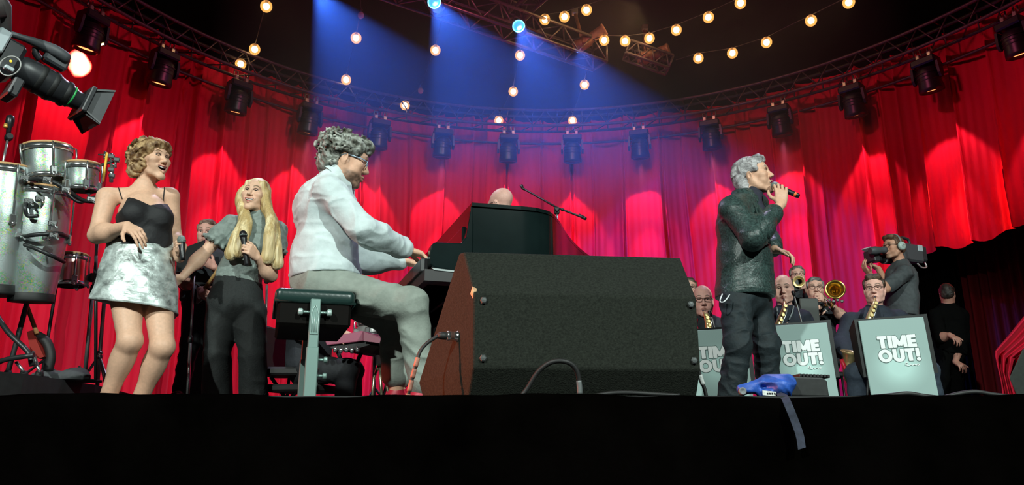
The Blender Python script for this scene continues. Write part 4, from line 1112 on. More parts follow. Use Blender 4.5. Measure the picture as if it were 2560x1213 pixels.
# ------------------------------------------------------------------ band members, crew: same builder, simpler clothes
M_shirt_black = mat('shirt_black_cotton', (.016,.018,.024), .8, noise=.2, nscale=30, bump=.2, bscale=60)
M_shirt_navy = mat('shirt_navy_cotton', (.014,.020,.033), .8, noise=.2, nscale=30, bump=.2, bscale=60)
M_tee_grey = mat('tee_charcoal', (.055,.065,.07), .8, noise=.2, nscale=30, bump=.2, bscale=60)
M_trs_black = mat('trousers_black_cotton', (.012,.013,.016), .8, noise=.2, nscale=40, bump=.2, bscale=60)
M_jeans = mat('jeans_blue_grey', (.05,.07,.10), .8, noise=.2, nscale=40, bump=.2, bscale=60)
M_glass_black = mat('glasses_frame_black', (.015,.012,.012), .3)
M_shoe = MATS['shoe_black']
def band(label, Y, head, face, up, neck, sh, el, wr, pel, hip, knee, ank, F, shirt, trs, sleeve=1.85, hands=None, hair=None, glasses=False, tone=None, s=1.0, size=None, h=.0072, tuck=.03, shoe=None, **feat):
    p = Person(label, Y, (pel[0],0)); p.h = h; P = p.P
    p.F = unit(F); p.X = unit(np.cross(p.F, V(0,0,1)))
    g = lambda q: P(*q)
    p.neck, p.pelvis = g(neck), g(pel); p.waist = p.neck*.36+p.pelvis*.64; p.chest = p.neck*.72+p.pelvis*.28
    p.sh, p.el, p.wr = [g(q) for q in sh], [g(q) for q in el], [g(q) for q in wr]
    p.hip, p.knee, p.ank = [g(q) for q in hip], [g(q) for q in knee], [g(q) for q in ank]
    for i in (0,1): p.ank[i][2] = max(.09, p.ank[i][2]) if p.root.location.z == 0 else p.ank[i][2]
    fh = unit(V(p.F[0], p.F[1], 0)); p.toe = [a+fh*.15+V(0,0,-.055) for a in p.ank]
    p.size = dict(MALE, **(size or {}))
    if tone is not None: p.tone = np.array(tone)
    p.head(*head, face, up, s, **feat)
    S = p.S; p.torso(S)
    for i in (0,1): p.arm(S, i); p.leg(S, i)
    for i, hd in enumerate(hands or [((.2,-.8,-.5),(0,.5,-.8),(0,0,1),(30,40,25))]*2):
        p.hand(S, p.wr[i], V(*hd[0]), V(*hd[1]), V(*hd[2]), hd[3], 1.0, 4)
    p.finish(); z = p.size
    G = SDF(); p.torso(G, .016); G.cap(p.pelvis+V(0,0,.02), p.waist, z['rp']+.018, z['rw']+.020, .05, (p.F,.82))
    for i in (0,1): p.arm(G, i, .018, 0, sleeve, (.060,.050,.038), .03)
    G.disp(fold_disp(8, .006, int(Y*10)), .007)
    up_ = unit(p.waist-p.pelvis); G.plane(p.pelvis-up_*tuck, -up_)
    p.shirt = sdf_obj('shirt', G, h+.001, shirt, p.root)
    x, y, d = frame(unit(p.H(0,-.02,-.09)-p.neck)); C = p.neck+d*.02; m = MB()
    m.loft([[C+(math.cos(a)*x+math.sin(a)*y)*rr+d*(zz-.03*max(0,(math.cos(a)*x+math.sin(a)*y)@p.F)) for a in np.linspace(0,2*PI,24,endpoint=False)] for rr, zz in ((.075,-.03),(.068,.02),(.074,.028),(.088,-.012))], cap=False)
    m.build('collar', shirt, p.shirt)
    T = SDF(); T.cap(p.pelvis, p.pelvis+up_*.08, z['rp']+.010, z['rp']+.004, .05, (p.F,.82))
    for i in (0,1):
        T.cap(p.hip[i], p.knee[i], .104, .076, .03); T.cap(p.knee[i], p.ank[i], .074, .066, .02); T.ell(p.knee[i], .077, None, .03)
    T.disp(fold_disp(9, .006, int(Y*7)), .007); sdf_obj('trousers', T, .009, trs, p.root)
    for i in (0,1):
        Q = SDF(); a = p.ank[i]+V(0,0,-.05); Q.cap(a-fh*.04, a+fh*.17+V(0,0,-.008), .044, .033, .03); Q.cap(a, a+V(0,0,.06), .044, .044, .03)
        o = sdf_obj('shoe', Q, .009, shoe or M_shoe, p.root)
    if hair:
        Hh = SDF(); H, R, k = p.H, p.hR, p.hs
        Hh.ell(H(0,-.024,.042), V(.0785,.097,.0845)*k, R, .03); Hh.ell(H(0,-.07,-.02), V(.074,.042,.06)*k, R, .03)
        Hh.cap(H(-.030,.050,.084), H(.030,.050,.084), .024*k, None, .03)
        if hair.get('quiff'): Hh.cap(H(-.038,.058,.100), H(.038,.058,.100), hair['quiff']*k, None, .03)
        for i in (-1,1): Hh.ell(H(i*.073,.015,.035), V(.012,.028,.04)*k, R, .02)
        Hh.ell(H(0,.118,-.035), V(.078,.068,.098)*k, R, .015, '-')
        for i in (-1,1): Hh.ell(H(i*.09,.008,-.04), V(.03,.04,.045)*k, R, .012, '-')
        Hh.disp(curl_disp(32, .004, int(Y)), .005); p.hair_obj(Hh, .0065, hair['c1'], hair['c2'], 3, 40)
    if glasses: p.glasses(M_glass_black, .025, .015, .002)
    return p
G1, G2 = V(.045,.028,.018), V(.13,.085,.055)
SX, SY = .0034, 0
# right saxophonist
PS = band('saxophonist with short brown hair and glasses, seated behind the rightmost music stand', 6.0, (2186,722,0), V(-.50,-.86,-.10), V(.02,0,1), (2187,782,.04),
  [(2128,806,-.02),(2246,800,.05)], [(2104,862,-.10),(2268,868,0)], [(2122,900,-.26),(2215,842,-.28)], (2195,925,.05), [(2172,935,0),(2225,935,.05)],
  [(2140,935,-.42),(2318,925,-.30)], [(2150,1035,-.40),(2340,1015,-.25)], V(-.42,-.9,0), M_shirt_navy, M_jeans, 1.80,
  [((.25,-.3,-.9),(.6,.3,-.2),(0,-1,.2),(35,45,30)), ((-.7,-.5,.3),(-.3,.9,.2),(0,.2,1),(45,60,40))],
  dict(c1=G1*.9, c2=G2*.9, quiff=.016), True, V(.78,.44,.36), 1.0, shoe=mat('sneaker_grey_check', (.30,.31,.32), .6, noise=.6, nscale=35), eyes=.002, hair_=0)
# middle saxophonist, bald
PM = band('bald saxophonist in navy shirt seated behind the middle music stand', 6.3, (1959,723,0), V(-.40,-.90,-.10), V(0,0,1), (1963,778,.04),
  [(1922,800,-.02),(2008,798,.04)], [(1905,850,-.06),(2034,858,0)], [(1925,880,-.25),(1985,845,-.25)], (1968,925,.05), [(1950,935,0),(1995,935,.05)],
  [(1925,930,-.42),(2020,935,-.42)], [(1925,1030,-.40),(2025,1030,-.40)], V(-.35,-.93,0), M_shirt_navy, M_trs_black, 1.85,
  [((.2,-.4,-.8),(.6,.3,-.2),(0,-1,.2),(35,45,30)), ((-.7,-.5,.3),(-.3,.9,.2),(0,.2,1),(45,60,40))], None, False, V(.80,.47,.38), 1.02, eyes=.0012)
# left saxophonist, bald with glasses
PL = band('bald saxophonist with glasses seated between the floor monitor and the singer', 5.9, (1757,752,0), V(-.20,-.96,-.10), V(0,0,1), (1762,806,.04),
  [(1718,826,-.02),(1806,824,.04)], [(1700,880,-.06),(1828,880,0)], [(1735,895,-.25),(1785,862,-.25)], (1768,945,.05), [(1750,950,0),(1790,950,.05)],
  [(1738,950,-.42),(1800,950,-.42)], [(1738,1035,-.40),(1800,1035,-.40)], V(-.15,-.98,0), M_shirt_black, M_trs_black, 1.85,
  [((.2,-.4,-.8),(.6,.3,-.2),(0,-1,.2),(35,45,30)), ((-.7,-.5,.3),(-.3,.9,.2),(0,.2,1),(45,60,40))], None, True, V(.78,.42,.35), 1.02, eyes=.0015)
# half-hidden player behind the monitor
PH = band('band member with brown hair and glasses mostly hidden behind the floor monitor', 7.3, (1722,724,0), V(-.15,-.98,0), V(0,0,1), (1724,768,.04),
  [(1690,785,0),(1758,785,.03)], [(1678,835,0),(1770,835,0)], [(1705,850,-.2),(1745,850,-.2)], (1725,895,.05), [(1710,905,0),(1742,905,.03)],
  [(1706,905,-.4),(1745,905,-.4)], [(1706,1000,-.38),(1745,1000,-.38)], V(-.1,-1,0), M_shirt_black, M_trs_black, 1.85, None, dict(c1=G1, c2=G2), True, V(.62,.36,.28), 1.0, h=.009)
# trombonist
PT = band('trombonist with grey hair and glasses seated behind the saxophonists', 7.3, (2038,722,0), V(-.30,-.95,-.05), V(.05,0,1), (2040,768,.04),
  [(2000,786,0),(2082,784,.05)], [(1992,838,-.05),(2112,798,-.12)], [(2030,792,-.30),(2066,752,-.32)], (2045,895,.05), [(2030,905,0),(2066,905,.03)],
  [(2020,905,-.4),(2075,905,-.4)], [(2020,1005,-.38),(2075,1005,-.38)], V(-.30,-.95,0), M_shirt_black, M_trs_black, 1.0,
  [((.3,-.5,.7),(.3,.6,.2),(1,0,.3),(50,60,40)), ((-.75,-.45,.35),(-.2,.9,-.2),(0,.2,1),(55,60,40))], dict(c1=V(.09,.085,.08), c2=V(.26,.245,.23)), True, V(.70,.40,.31), 1.0, h=.0085, eyes=.002)
MB().tube([PT.P(2062,772,-.25), PT.P(2068,780,-.25), PT.P(2074,773,-.25)], .006, 5).build('chest_mark', mat('print_white', (.7,.7,.7), .7), PT.shirt)
# trumpeter
PU = band('trumpeter with short grey hair at the back, hands raised to a trumpet', 8.0, (1993,691,0), V(-.20,-.97,0), V(0,0,1), (1994,732,.04),
  [(1962,748,0),(2028,748,.05)], [(1955,790,-.05),(2035,778,-.12)], [(1985,722,-.30),(2010,712,-.32)], (1996,850,.05), [(1983,860,0),(2012,860,.03)],
  [(1980,935,0),(2015,935,0)], [(1980,1010,0),(2015,1010,0)], V(-.2,-.97,0), M_shirt_black, M_trs_black, 1.6,
  [((.5,-.4,.6),(.3,.6,.2),(1,0,.3),(50,60,40)), ((-.5,-.5,.5),(-.4,.9,0),(0,.2,1),(55,60,40))], dict(c1=V(.07,.06,.05), c2=V(.20,.17,.15)), True, V(.66,.37,.30), 1.0, h=.009)
# camera operator on the right
PC = band('camera operator in charcoal tee with headphones, a television camera on his shoulder', 7.6, (2234,618,0), V(-.94,-.30,.02), V(.05,0,1), (2252,662,.03),
  [(2262,682,-.16),(2268,680,.16)], [(2214,722,-.26),(2220,720,.18)], [(2176,688,-.24),(2196,672,.10)], (2254,792,.02), [(2250,805,-.07),(2258,805,.08)],
  [(2246,895,-.10),(2252,895,.08)], [(2250,990,-.08),(2262,990,.10)], V(-.93,-.36,0), M_tee_grey, M_trs_black, .82,
  [((-.6,-.1,.75),(.75,.1,.6),(0,-1,.1),(25,30,20)), ((-.8,0,.4),(.3,0,.9),(0,1,0),(35,45,30))], dict(c1=V(.07,.035,.02), c2=V(.17,.09,.05), quiff=.030), True, V(.58,.30,.20), 1.02, h=.0075, beard=.3, tuck=.0)
# guitarist behind the two women
PG = band('guitarist in black standing behind the two singing women', 6.3, (518,582,.0), V(.12,-.97,-.15), V(0,0,1), (516,632,.03),
  [(470,650,-.02),(560,650,.02)], [(455,706,-.06),(572,712,-.02)], [(500,725,-.26),(535,668,-.26)], (505,745,.02), [(488,760,0),(524,760,.03)],
  [(474,860,-.04),(535,860,0)], [(452,975,0),(545,985,.05)], V(.15,-.98,0), M_shirt_black, M_trs_black, .9,
  [((.5,-.5,-.3),(.1,.8,-.2),(0,-.2,1),(35,40,30)), ((-.4,-.6,.3),(-.4,.9,.1),(0,.2,1),(45,55,40))], dict(c1=V(.10,.05,.035), c2=V(.25,.14,.10)), False, V(.62,.33,.27), 1.0, h=.0085)
# keyboard player half hidden by the pianist and bench
PK = band('keyboard player in black seated behind the pianist, forearm over the keys', 5.2, (800,655,.0), V(.80,-.55,-.15), V(0,0,1), (785,722,.02),
  [(760,752,-.16),(800,748,.16)], [(748,832,-.20),(812,828,.18)], [(818,843,-.22),(868,838,.10)], (770,915,.02), [(775,925,-.08),(785,925,.09)],
  [(868,928,-.12),(880,928,.10)], [(862,1020,-.10),(880,1020,.12)], V(.97,-.25,0), M_shirt_black, M_trs_black, .9,
  [((.95,-.1,-.1),(0,0,-1),(0,1,0),(20,25,15)), ((.95,-.1,-.1),(0,0,-1),(0,-1,0),(20,25,15))], dict(c1=G1, c2=G2), False, V(.66,.40,.29), 1.0, h=.0085)
# bald player behind the grand piano
PB = band('bald man with thin glasses whose head shows above the piano case', 5.7, (1252,511,.0), V(-.72,.66,-.1), V(-.12,0,1), (1262,560,.03),
  [(1222,585,.06),(1306,582,-.05)], [(1210,660,.05),(1325,660,-.05)], [(1190,700,.15),(1260,720,.2)], (1270,705,.02), [(1250,720,.05),(1292,720,0)],
  [(1245,850,.05),(1298,850,0)], [(1245,1010,.05),(1300,1010,0)], V(-.7,.7,0), M_shirt_black, M_trs_black, 1.85, None, None, True, V(.70,.40,.33), 1.04, h=.006)
# crew member in black standing in the dark gap
PD = band('crew member dressed in black standing in the dark gap under the raised curtain', 8.3, (2368,735,.0), V(.5,.85,-.1), V(0,0,1), (2370,770,.02),
  [(2338,790,0),(2402,790,0)], [(2352,845,-.2),(2408,850,0)], [(2374,838,-.32),(2388,905,-.15)], (2372,880,.02), [(2358,890,0),(2386,890,0)],
  [(2356,945,0),(2390,945,0)], [(2356,1020,0),(2392,1020,0)], V(-.5,-.86,0), mat('shirt_crew_black', (.004,.004,.004), .9, spec=.0), mat('trousers_crew_black', (.004,.004,.004), .9, spec=.0), 1.0, None, dict(c1=V(.01,.008,.006), c2=V(.03,.02,.015)), False, V(.40,.20,.15), .95, h=.010)
# ------------------------------------------------------------------ floor monitor in front
M_carp = mat('monitor_black_carpet', (.017,.0195,.0155), .9, noise=.35, nscale=140, bump=.5, bscale=220, spec=.12, bdist=.004)
M_bolt = mat('bolt_dark_metal', (.10,.11,.11), .45, .6)
M_rub = mat('rubber_black', (.010,.010,.010), .6)
M_chrome = mat('chrome', (.75,.78,.78), .18, .95)
def floor_monitor():
    t = thing('floor_monitor', 'large black carpeted floor monitor seen from behind at the stage edge', 'speaker', (.2, 2.6, 0))
    ya = math.radians(6.5); e1 = V(math.cos(ya), math.sin(ya), 0); e2 = V(-math.sin(ya), math.cos(ya), 0); up = V(0,0,1)
    O = V(-.128, 2.42, 0); W = .765
    prof = [(.075,.004),(.0,.105),(.0,.350),(.155,.527),(.20,.532),(.52,.09),(.47,.004)]
    def pt(u, d, z, flare):                     # the left end panel is set at a slant, the right one nearly square
        return O+e1*(u-(flare*d*math.sqrt(d/.52) if u == 0 else -flare*d*.15))+e2*d+up*z
    A = [pt(0, d, z, .34) for d, z in prof]; B = [pt(W, d, z, .34) for d, z in prof]
    m = MB(); n = len(prof); v = A+B
    f = [tuple(range(n)), tuple(range(n, 2*n))[::-1]]+[((i+1) % n, i, n+i, n+(i+1) % n) for i in range(n)]
    m.add(v, f); cab = m.build('cabinet', M_carp, t, bevel=.006)
    nrm = -e2
    for u, z in ((.034,.325),(.034,.135),(W-.022,.325),(W-.022,.135)):
        c = O+e1*u+up*z+nrm*.001; MB().lathe(c, [(.0125,0),(.0125,.006),(.009,.009),(.0001,.0095)], 6, nrm, smooth=False).build('bolt', M_bolt, t)
    # grille side facing the stage
    gA = [pt(.02, d, z, .34) for d, z in ((.23,.50),(.495,.135))]; gB = [pt(W-.02, d, z, .3) for d, z in ((.23,.50),(.495,.135))]
    gn = unit(np.cross(gB[0]-gA[0], gA[1]-gA[0])); gn = gn if gn[1] > 0 else -gn
    MB().prism([gA[0]+gn*.001, gB[0]+gn*.001, gB[1]+gn*.001, gA[1]+gn*.001], gn*.006).build('grille', M_mic, t)
    # corner chip showing bare wood, dished socket, plug
    m = MB(); c = O+up*.362+e2*.012; q = [c+V(-.003,-.003,.012), c+V(.012,-.006,.004), c+V(.010,-.004,-.020), c+V(.001,-.006,-.034), c+V(-.010,.004,-.012)]
    m.add(q+[sum(q)/5+V(-.003,-.006,0)], [(0,1,5),(1,2,5),(2,3,5),(3,4,5),(4,0,5)]); m.build('chipped_corner', mat('chipped_wood', (.55,.36,.20), .8, noise=.5, nscale=90), t)
    ln = unit(np.cross(up, A[2]-A[4]*1.0)); side_n = unit(np.cross(A[4]-A[2], up)); side_n = side_n if side_n[0] < 0 else -side_n
    pc = at(1140, 853, 0) if False else O+e2*.16-e1*(.34*.16*.55)+up*.225
    MB().lathe(pc+side_n*.001, [(.034,.0),(.036,.003),(.030,.004),(.0001,.002)], 22, side_n).build('socket_plate', M_mic, t)
    k = thing('speaker_cable', 'black speaker cable with chrome plug and taped brown lengths, left end of the monitor', 'cable', tuple(pc))
    MB().lathe(pc+side_n*.004, [(.019,0),(.019,.012),(.0165,.014),(.0165,.030),(.0175,.032),(.0175,.046),(.014,.05)], 18, side_n).build('plug', M_chrome, k)
    MB().lathe(pc+side_n*.05, [(.014,0),(.0135,.02),(.009,.036)], 14, side_n).build('plug_boot', M_rub, k)
    p0 = pc+side_n*.082; Yc = p0[1]
    path = crom([p0, at(1068,858,Yc-.01), at(1050,880,Yc-.02), at(1040,912,Yc-.03), at(1031,945,Yc-.03), at(1021,985,Yc-.03), at(1010,1020,Yc-.02)], 6)
    MB().tube(path, .0062, 8).build('cord', M_rub, k)
    mt = mat('tape_brown', (.30,.13,.09), .7, noise=.3, nscale=40)
    for a, b in ((15,19),(20,24),(25,29),(30,34)):
        if b < len(path): MB().tube(path[a:b+1], .0082, 8).build('tape', mt, k)
floor_monitor()
k = thing('cable_loop', 'black cable standing up in a loop before the back of the monitor', 'cable', tuple(at(1390,1000,2.28)))
MB().tube(crom([at(1296,1000,2.30), at(1318,972,2.30), at(1345,930,2.29), at(1378,906,2.28), at(1412,904,2.28), at(1436,918,2.29), at(1447,945,2.30), at(1449,985,2.31), at(1450,1008,2.31)], 6), .0078, 10).build('cord', M_rub, k)
MB().tube(crom([at(1447,952,2.29), at(1449,970,2.29), at(1449.5,985,2.29)], 4), .0088, 8).build('cable_tie', mat('tie_grey', (.12,.13,.13), .4), k)
k = thing('microphone_cable', 'thin black cable with a white label, dropping from the right end of the monitor', 'cable', tuple(at(1750,990,2.8)))
pp = crom([at(1728,880,2.86), at(1738,902,2.82), at(1746,925,2.80), at(1753,950,2.80), at(1762,975,2.80), at(1767,1000,2.80)], 6)
MB().tube(pp, .0075, 8).build('cord', M_rub, k); MB().tube(pp[15:22], .0092, 8).build('label_sleeve', mat('label_white', (.62,.64,.62), .6, noise=.25, nscale=160), k)

# ------------------------------------------------------------------ grand piano
M_pno = mat('piano_black_lacquer', (.006,.012,.012), .13, spec=.28, noise=.2, nscale=6)
M_pin = mat('piano_black_satin', (.014,.012,.013), .5)
M_ivory = mat('piano_keys_white', (.75,.72,.66), .3)
M_brass = mat('brass', (.72,.48,.16), .28, .9)
def grand_piano():
    t = thing('grand_piano', 'black lacquered grand piano behind the floor monitor, keyboard towards the pianist', 'piano', (.1, 4.3, 0))
    a = unit(V(.95,.31,0)); b = unit(V(-.31,.95,0)); P0 = V(-.19,3.50,0); up = V(0,0,1); Lk = 1.36
    near = [P0, V(-.05,3.535,0), V(.05,3.56,0), V(.125,3.585,0)]+crom([V(.125,3.585,0), V(.20,3.66,0), V(.255,3.82,0), V(.32,4.10,0), V(.42,4.42,0), V(.55,4.72,0), V(.72,4.98,0), V(.80,5.15,0), V(.74,5.36,0), V(.52,5.44,0)], 5)[1:]
    far = [P0+b*Lk]
    ring = near+far
    def wall(z0, z1, th, pts, name, m, parent):
        mb = MB(); q = pts
        mb.grid([[p+up*z for p in q] for z in (z0, z1)]); mb.build(name, m, parent, weld=False)
    m = MB(); C = sum(ring)/len(ring); inn = [p+(C-p)*.045 for p in ring]; nR = len(ring)
    v = [p+up*.60 for p in ring]+[p+up*.985 for p in ring]+[p+up*.985 for p in inn]+[p+up*.66 for p in inn]
    f = []
    for i in range(nR-1):
        for r in range(3): f.append((r*nR+i, r*nR+i+1, (r+1)*nR+i+1, (r+1)*nR+i))
    m.add(v, f, True); o = m.build('rim', M_pno, t)
    md = o.modifiers.new('edge', 'EDGE_SPLIT'); md.split_angle = math.radians(40)
    MB().prism([p+up*.60 for p in ring], up*.03).build('soundboard', M_pin, t)
    MB().prism([p+(p-C)*.012+up*.987 for p in near[:4]+near[4:]+far], up*.018).build('lid', M_pno, t)
    # cheeks (arms) at both ends of the keyboard
    for k, (c, lb) in enumerate(((P0+b*.03, 0), (P0+b*(Lk-.03), 0))):
        s = b*.032 if k == 0 else b*.032
        prof = [(0,.60),(0,.985),(-.012,.985),(-.035,.83),(-.06,.795),(-.19,.79),(-.207,.775),(-.21,.75),(-.21,.68),(-.19,.665),(-.10,.655)]
        MB().prism([c-s+a*x+up*z for x, z in prof], s*2).build('arm', M_pno, t, bevel=.006)
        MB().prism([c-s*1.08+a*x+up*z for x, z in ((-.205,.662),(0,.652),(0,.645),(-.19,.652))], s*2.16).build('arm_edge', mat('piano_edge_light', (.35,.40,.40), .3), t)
    def bx(x0, x1, z0, z1, y0, y1, name, m_, parent=t, bev=0):
        q = [P0+a*x+up*z for x, z in ((x0,z0),(x1,z0),(x1,z1),(x0,z1))]; return MB().prism([p+b*y0 for p in q], b*(y1-y0)).build(name, m_, parent, bevel=bev)
    bx(-.235, .30, .60, .655, .0, Lk, 'keybed', M_pin)
    bx(-.245, -.205, .655, .722, .06, Lk-.06, 'keyslip', mat('piano_keyslip', (.03,.03,.033), .35), bev=.006)
    bx(-.20, -.02, .60, .602, .1, Lk-.1, 'underside_rail', M_pin)
    bx(-.04, -.015, .72, .90, .065, Lk-.065, 'fallboard', M_pno, bev=.008)
    bx(-.015, .02, .90, .985, .0, Lk, 'stretcher', M_pno)
    n = 52; wk = (Lk-.14)/n; kw = None
    for i in range(n):
        y0 = .07+i*wk
        o = bx(-.200, -.05, .722, .742, y0+.0007, y0+wk-.0007, 'white_key', M_ivory)
    i = 0
    for oct_ in range(-1, 8):
        for kk in (0, 1, 3, 4, 5):
            y = .07+(oct_*7+kk+1+2)*wk
            if .09 < y < Lk-.09: bx(-.15, -.05, .742, .753, y-.006, y+.006, 'black_key', M_pin)
    # legs, lyre and pedals
    for c in (P0+a*.06+b*.16, P0+a*.06+b*(Lk-.16), V(.55,5.0,0)):
        l = MB().lathe(c, [(.030,.07),(.036,.09),(.042,.2),(.060,.50),(.075,.53),(.085,.60)], 16, up).build('leg', M_pno, t)
        MB().lathe(c+V(0,0,.0), [(.0001,.001),(.022,.003),(.03,.03),(.022,.058),(.015,.07)], 14, up).build('caster', M_brass, l)
    lc = P0+a*.12+b*(Lk*.5)
    for s in (-1,1): MB().bar(lc+b*.07*s+up*.60, lc+b*.07*s+up*.14, .014, 8).build('lyre_post', M_pno, t)
    lb = MB().box(lc+up*.11, (.06,.14,.03), R_from(a, b, up), .008).build('pedal_box', M_pno, t)
    for s in (-1,0,1): MB().tube([lc+b*.06*s+up*.085-a*.05, lc+b*.06*s+up*.07-a*.10, lc+b*.06*s+up*.06-a*.15], [.006,.012,.016], 8).build('pedal', M_brass, lb)
    MB().bar(lc+up*.12+a*.06, lc+up*.60+a*.32, .009, 8).build('lyre_brace', M_brass, t)
    # folded music desk standing inside the front
    MB().box(P0+a*.20+b*(Lk/2)+up*.998, (.13,.36,.006), R_from(a, b, up), .002).build('music_desk', M_pno, t)
grand_piano()
# ------------------------------------------------------------------ piano bench
M_leather = mat('bench_leather', (.012,.034,.030), .30, bump=.03, bscale=120, spec=.5)
M_bmetal = mat('bench_metal', (.24,.36,.33), .38, .45)
def bench():
    a = unit(V(.95,.31,0)); b = unit(V(-.31,.95,0)); up = V(0,0,1); e = at(790, 740, 3.30); e[2] = 0
    t = thing('piano_bench', 'black leather piano bench on grey metal end posts', 'bench', tuple(e+b*.28)); R = R_from(a, b, up); L = .58
    c = e+b*L/2
    S = SDF(); S.box(c+up*.500, (.178,L/2,.036), R, .028); sdf_obj('seat_cushion', S, .008, M_leather, t)
    MB().tube([c+a*(.176*sx)+b*(L/2*sy*.97)+up*.476 for sx, sy in ((-1,-1),(1,-1),(1,1),(-1,1))], .006, 8, closed=True).build('piping', M_leather, t)
    MB().box(c+up*.42, (.162,L/2-.012,.055), R, .012).build('seat_box', mat('bench_box', (.005,.004,.0035), .7, spec=.08), t)
    for s in (-1,1):
        q = c+b*(s*(L/2+.012)); o_ = b*s
        pu = MB().box(q+up*.36, (.023,.014,.125), R, .004).build('post', M_bmetal, t)
        MB().box(q+up*.145, (.027,.018,.125), R, .004).build('post_sleeve', M_bmetal, t)
        MB().box(q+up*.018, (.20,.025,.014), R, .006).build('foot_bar', M_bmetal, t)
        # pointed-arch relief pressed into the post
        for k, (dx, h1) in enumerate(((-.010,.405),(0,.425),(.010,.405))):
            MB().bar(q+o_*.0155+a*dx+up*.335, q+o_*.0155+a*dx+up*h1*1.0, .0022, 6).build('arch_rib', mat('bench_metal_light', (.45,.60,.56), .35, .3), pu)
        MB().tube([q+o_*.0155+a*x+up*z for x, z in ((-.016,.325),(-.016,.415),(-.009,.440),(0,.455),(.009,.440),(.016,.415),(.016,.325))], .0022, 6, closed=True).build('arch_rib', MATS['bench_metal_light'], pu)
        for sx in (-1,1):
            MB().bar(q+a*.02*sx+up*.425, q+a*.055*sx+up*.425, .006, 8).build('knob_stem', M_bmetal, t)
            MB().lathe(q+a*.052*sx+up*.425, [(.010,0),(.016,.004),(.016,.018),(.011,.022)], 14, a*sx).build('knob', MATS['bench_metal_light'], t)
        for z in (.215,.145):
            MB().bar(q+a*.02+up*z, q+a*.06+up*z, .006, 8).build('knob_stem', M_bmetal, t); MB().lathe(q+a*.05+up*z, [(.010,0),(.014,.004),(.014,.014),(.010,.018)], 14, a).build('knob', M_bmetal, t)
    MB().box(c+up*.06, (.012,L/2,.012), R, .003).build('stretcher', M_bmetal, t)
bench()
# ------------------------------------------------------------------ microphone stands
M_stand = mat('stand_black_tube', (.014,.015,.015), .45, .1)
M_stand_c = mat('stand_chrome_tube', (.45,.46,.45), .3, .8)
def tripod(t, base, r=.30, h=.12, m=None, rot=.4, n=3):
    for k in range(n):
        a = rot+2*PI*k/n; MB().tube([base+V(0,0,h), base+V(math.cos(a)*r, math.sin(a)*r, .012)], .009, 8).build('leg', m or M_stand, t)
    MB().lathe(base+V(0,0,h-.02), [(.022,0),(.026,.02),(.020,.06)], 12).build('leg_hub', m or M_stand, t)
def boom_stand(label, foot, col_top, Y, boom, m=M_stand_c, clip=True, rot=.4, tri=True):
    B = at(foot[0], foot[1], Y); B[2] = foot[2] if len(foot) > 2 else 0; T = at(*col_top, Y)
    t = thing('microphone_stand', label, 'microphone stand', tuple(B))
    if tri: tripod(t, B, .30, .14, M_stand, rot)
    mid = B*.45+T*.55
    MB().bar(B+V(0,0,.08), mid, .013, 10).build('lower_tube', m, t); MB().lathe(mid-V(0,0,.03), [(.018,0),(.020,.03),(.016,.06)], 12).build('height_clutch', M_stand, t); MB().bar(mid, T, .009, 10).build('upper_tube', m, t)
    if boom:
        MB().box(T, (.022,.022,.028), bev=.006).build('boom_joint', M_stand, t); MB().lathe(T+V(0,-.02,0), [(.016,0),(.018,.012),(.012,.02)], 10, (0,-1,0)).build('knob', M_stand, t)
        W = [at(x, y, Y+d) for x, y, d in boom]; MB().tube(W, .0085, 8).build('boom', M_stand, t)
        MB().tube([W[0]*.25+W[1]*.75, W[0]*.18+W[1]*.82], .013, 8).build('boom_clutch', M_stand, t)
        d = unit(W[-1]-W[-2])
        if clip: 
            cl = MB().tube([W[-1], W[-1]+d*.03, W[-1]+d*.05+V(0,0,.02)], [.010,.012,.016], 8).build('microphone_clip', M_stand, t)
        MB().lathe(W[0], [(.013,-.02),(.015,0),(.013,.06)], 10, d).build('counterweight', M_stand, t)
    return t
boom_stand('boom microphone stand rising behind the grand piano, its clip empty', (1400,1000), (1392,527), 5.85, [(1460,545,-.12),(1392,519,0),(1312,474,.25)], rot=.2)
t = boom_stand('thin straight microphone stand between the blonde woman and the bench', (664,1000), (667,712), 5.7, None, rot=1.0)
MB().lathe(at(667,700,5.7), [(.012,-.03),(.024,-.01),(.026,.02),(.016,.04)], 12).build('microphone_clip', M_stand, t)
t = boom_stand('black stand between the two women, holding a tilted music desk', (470,1000), (486,690), 6.0, None, rot=.1)
dk = [at(437,628,6.0), at(512,600,6.0), at(505,672,5.9), at(445,684,5.9)]
MB().prism(dk, V(0,.012,0)).build('music_desk', M_stand, t)
MB().prism([dk[3]+V(0,0,-.004), dk[2]+V(0,0,-.004), dk[2]+V(0,-.05,-.004), dk[3]+V(0,-.05,-.004)], V(0,0,.008)).build('desk_ledge', M_stand, t); MB().bar(at(486,690,6.0), (dk[0]+dk[2])/2, .010, 8).build('desk_post', M_stand, t)
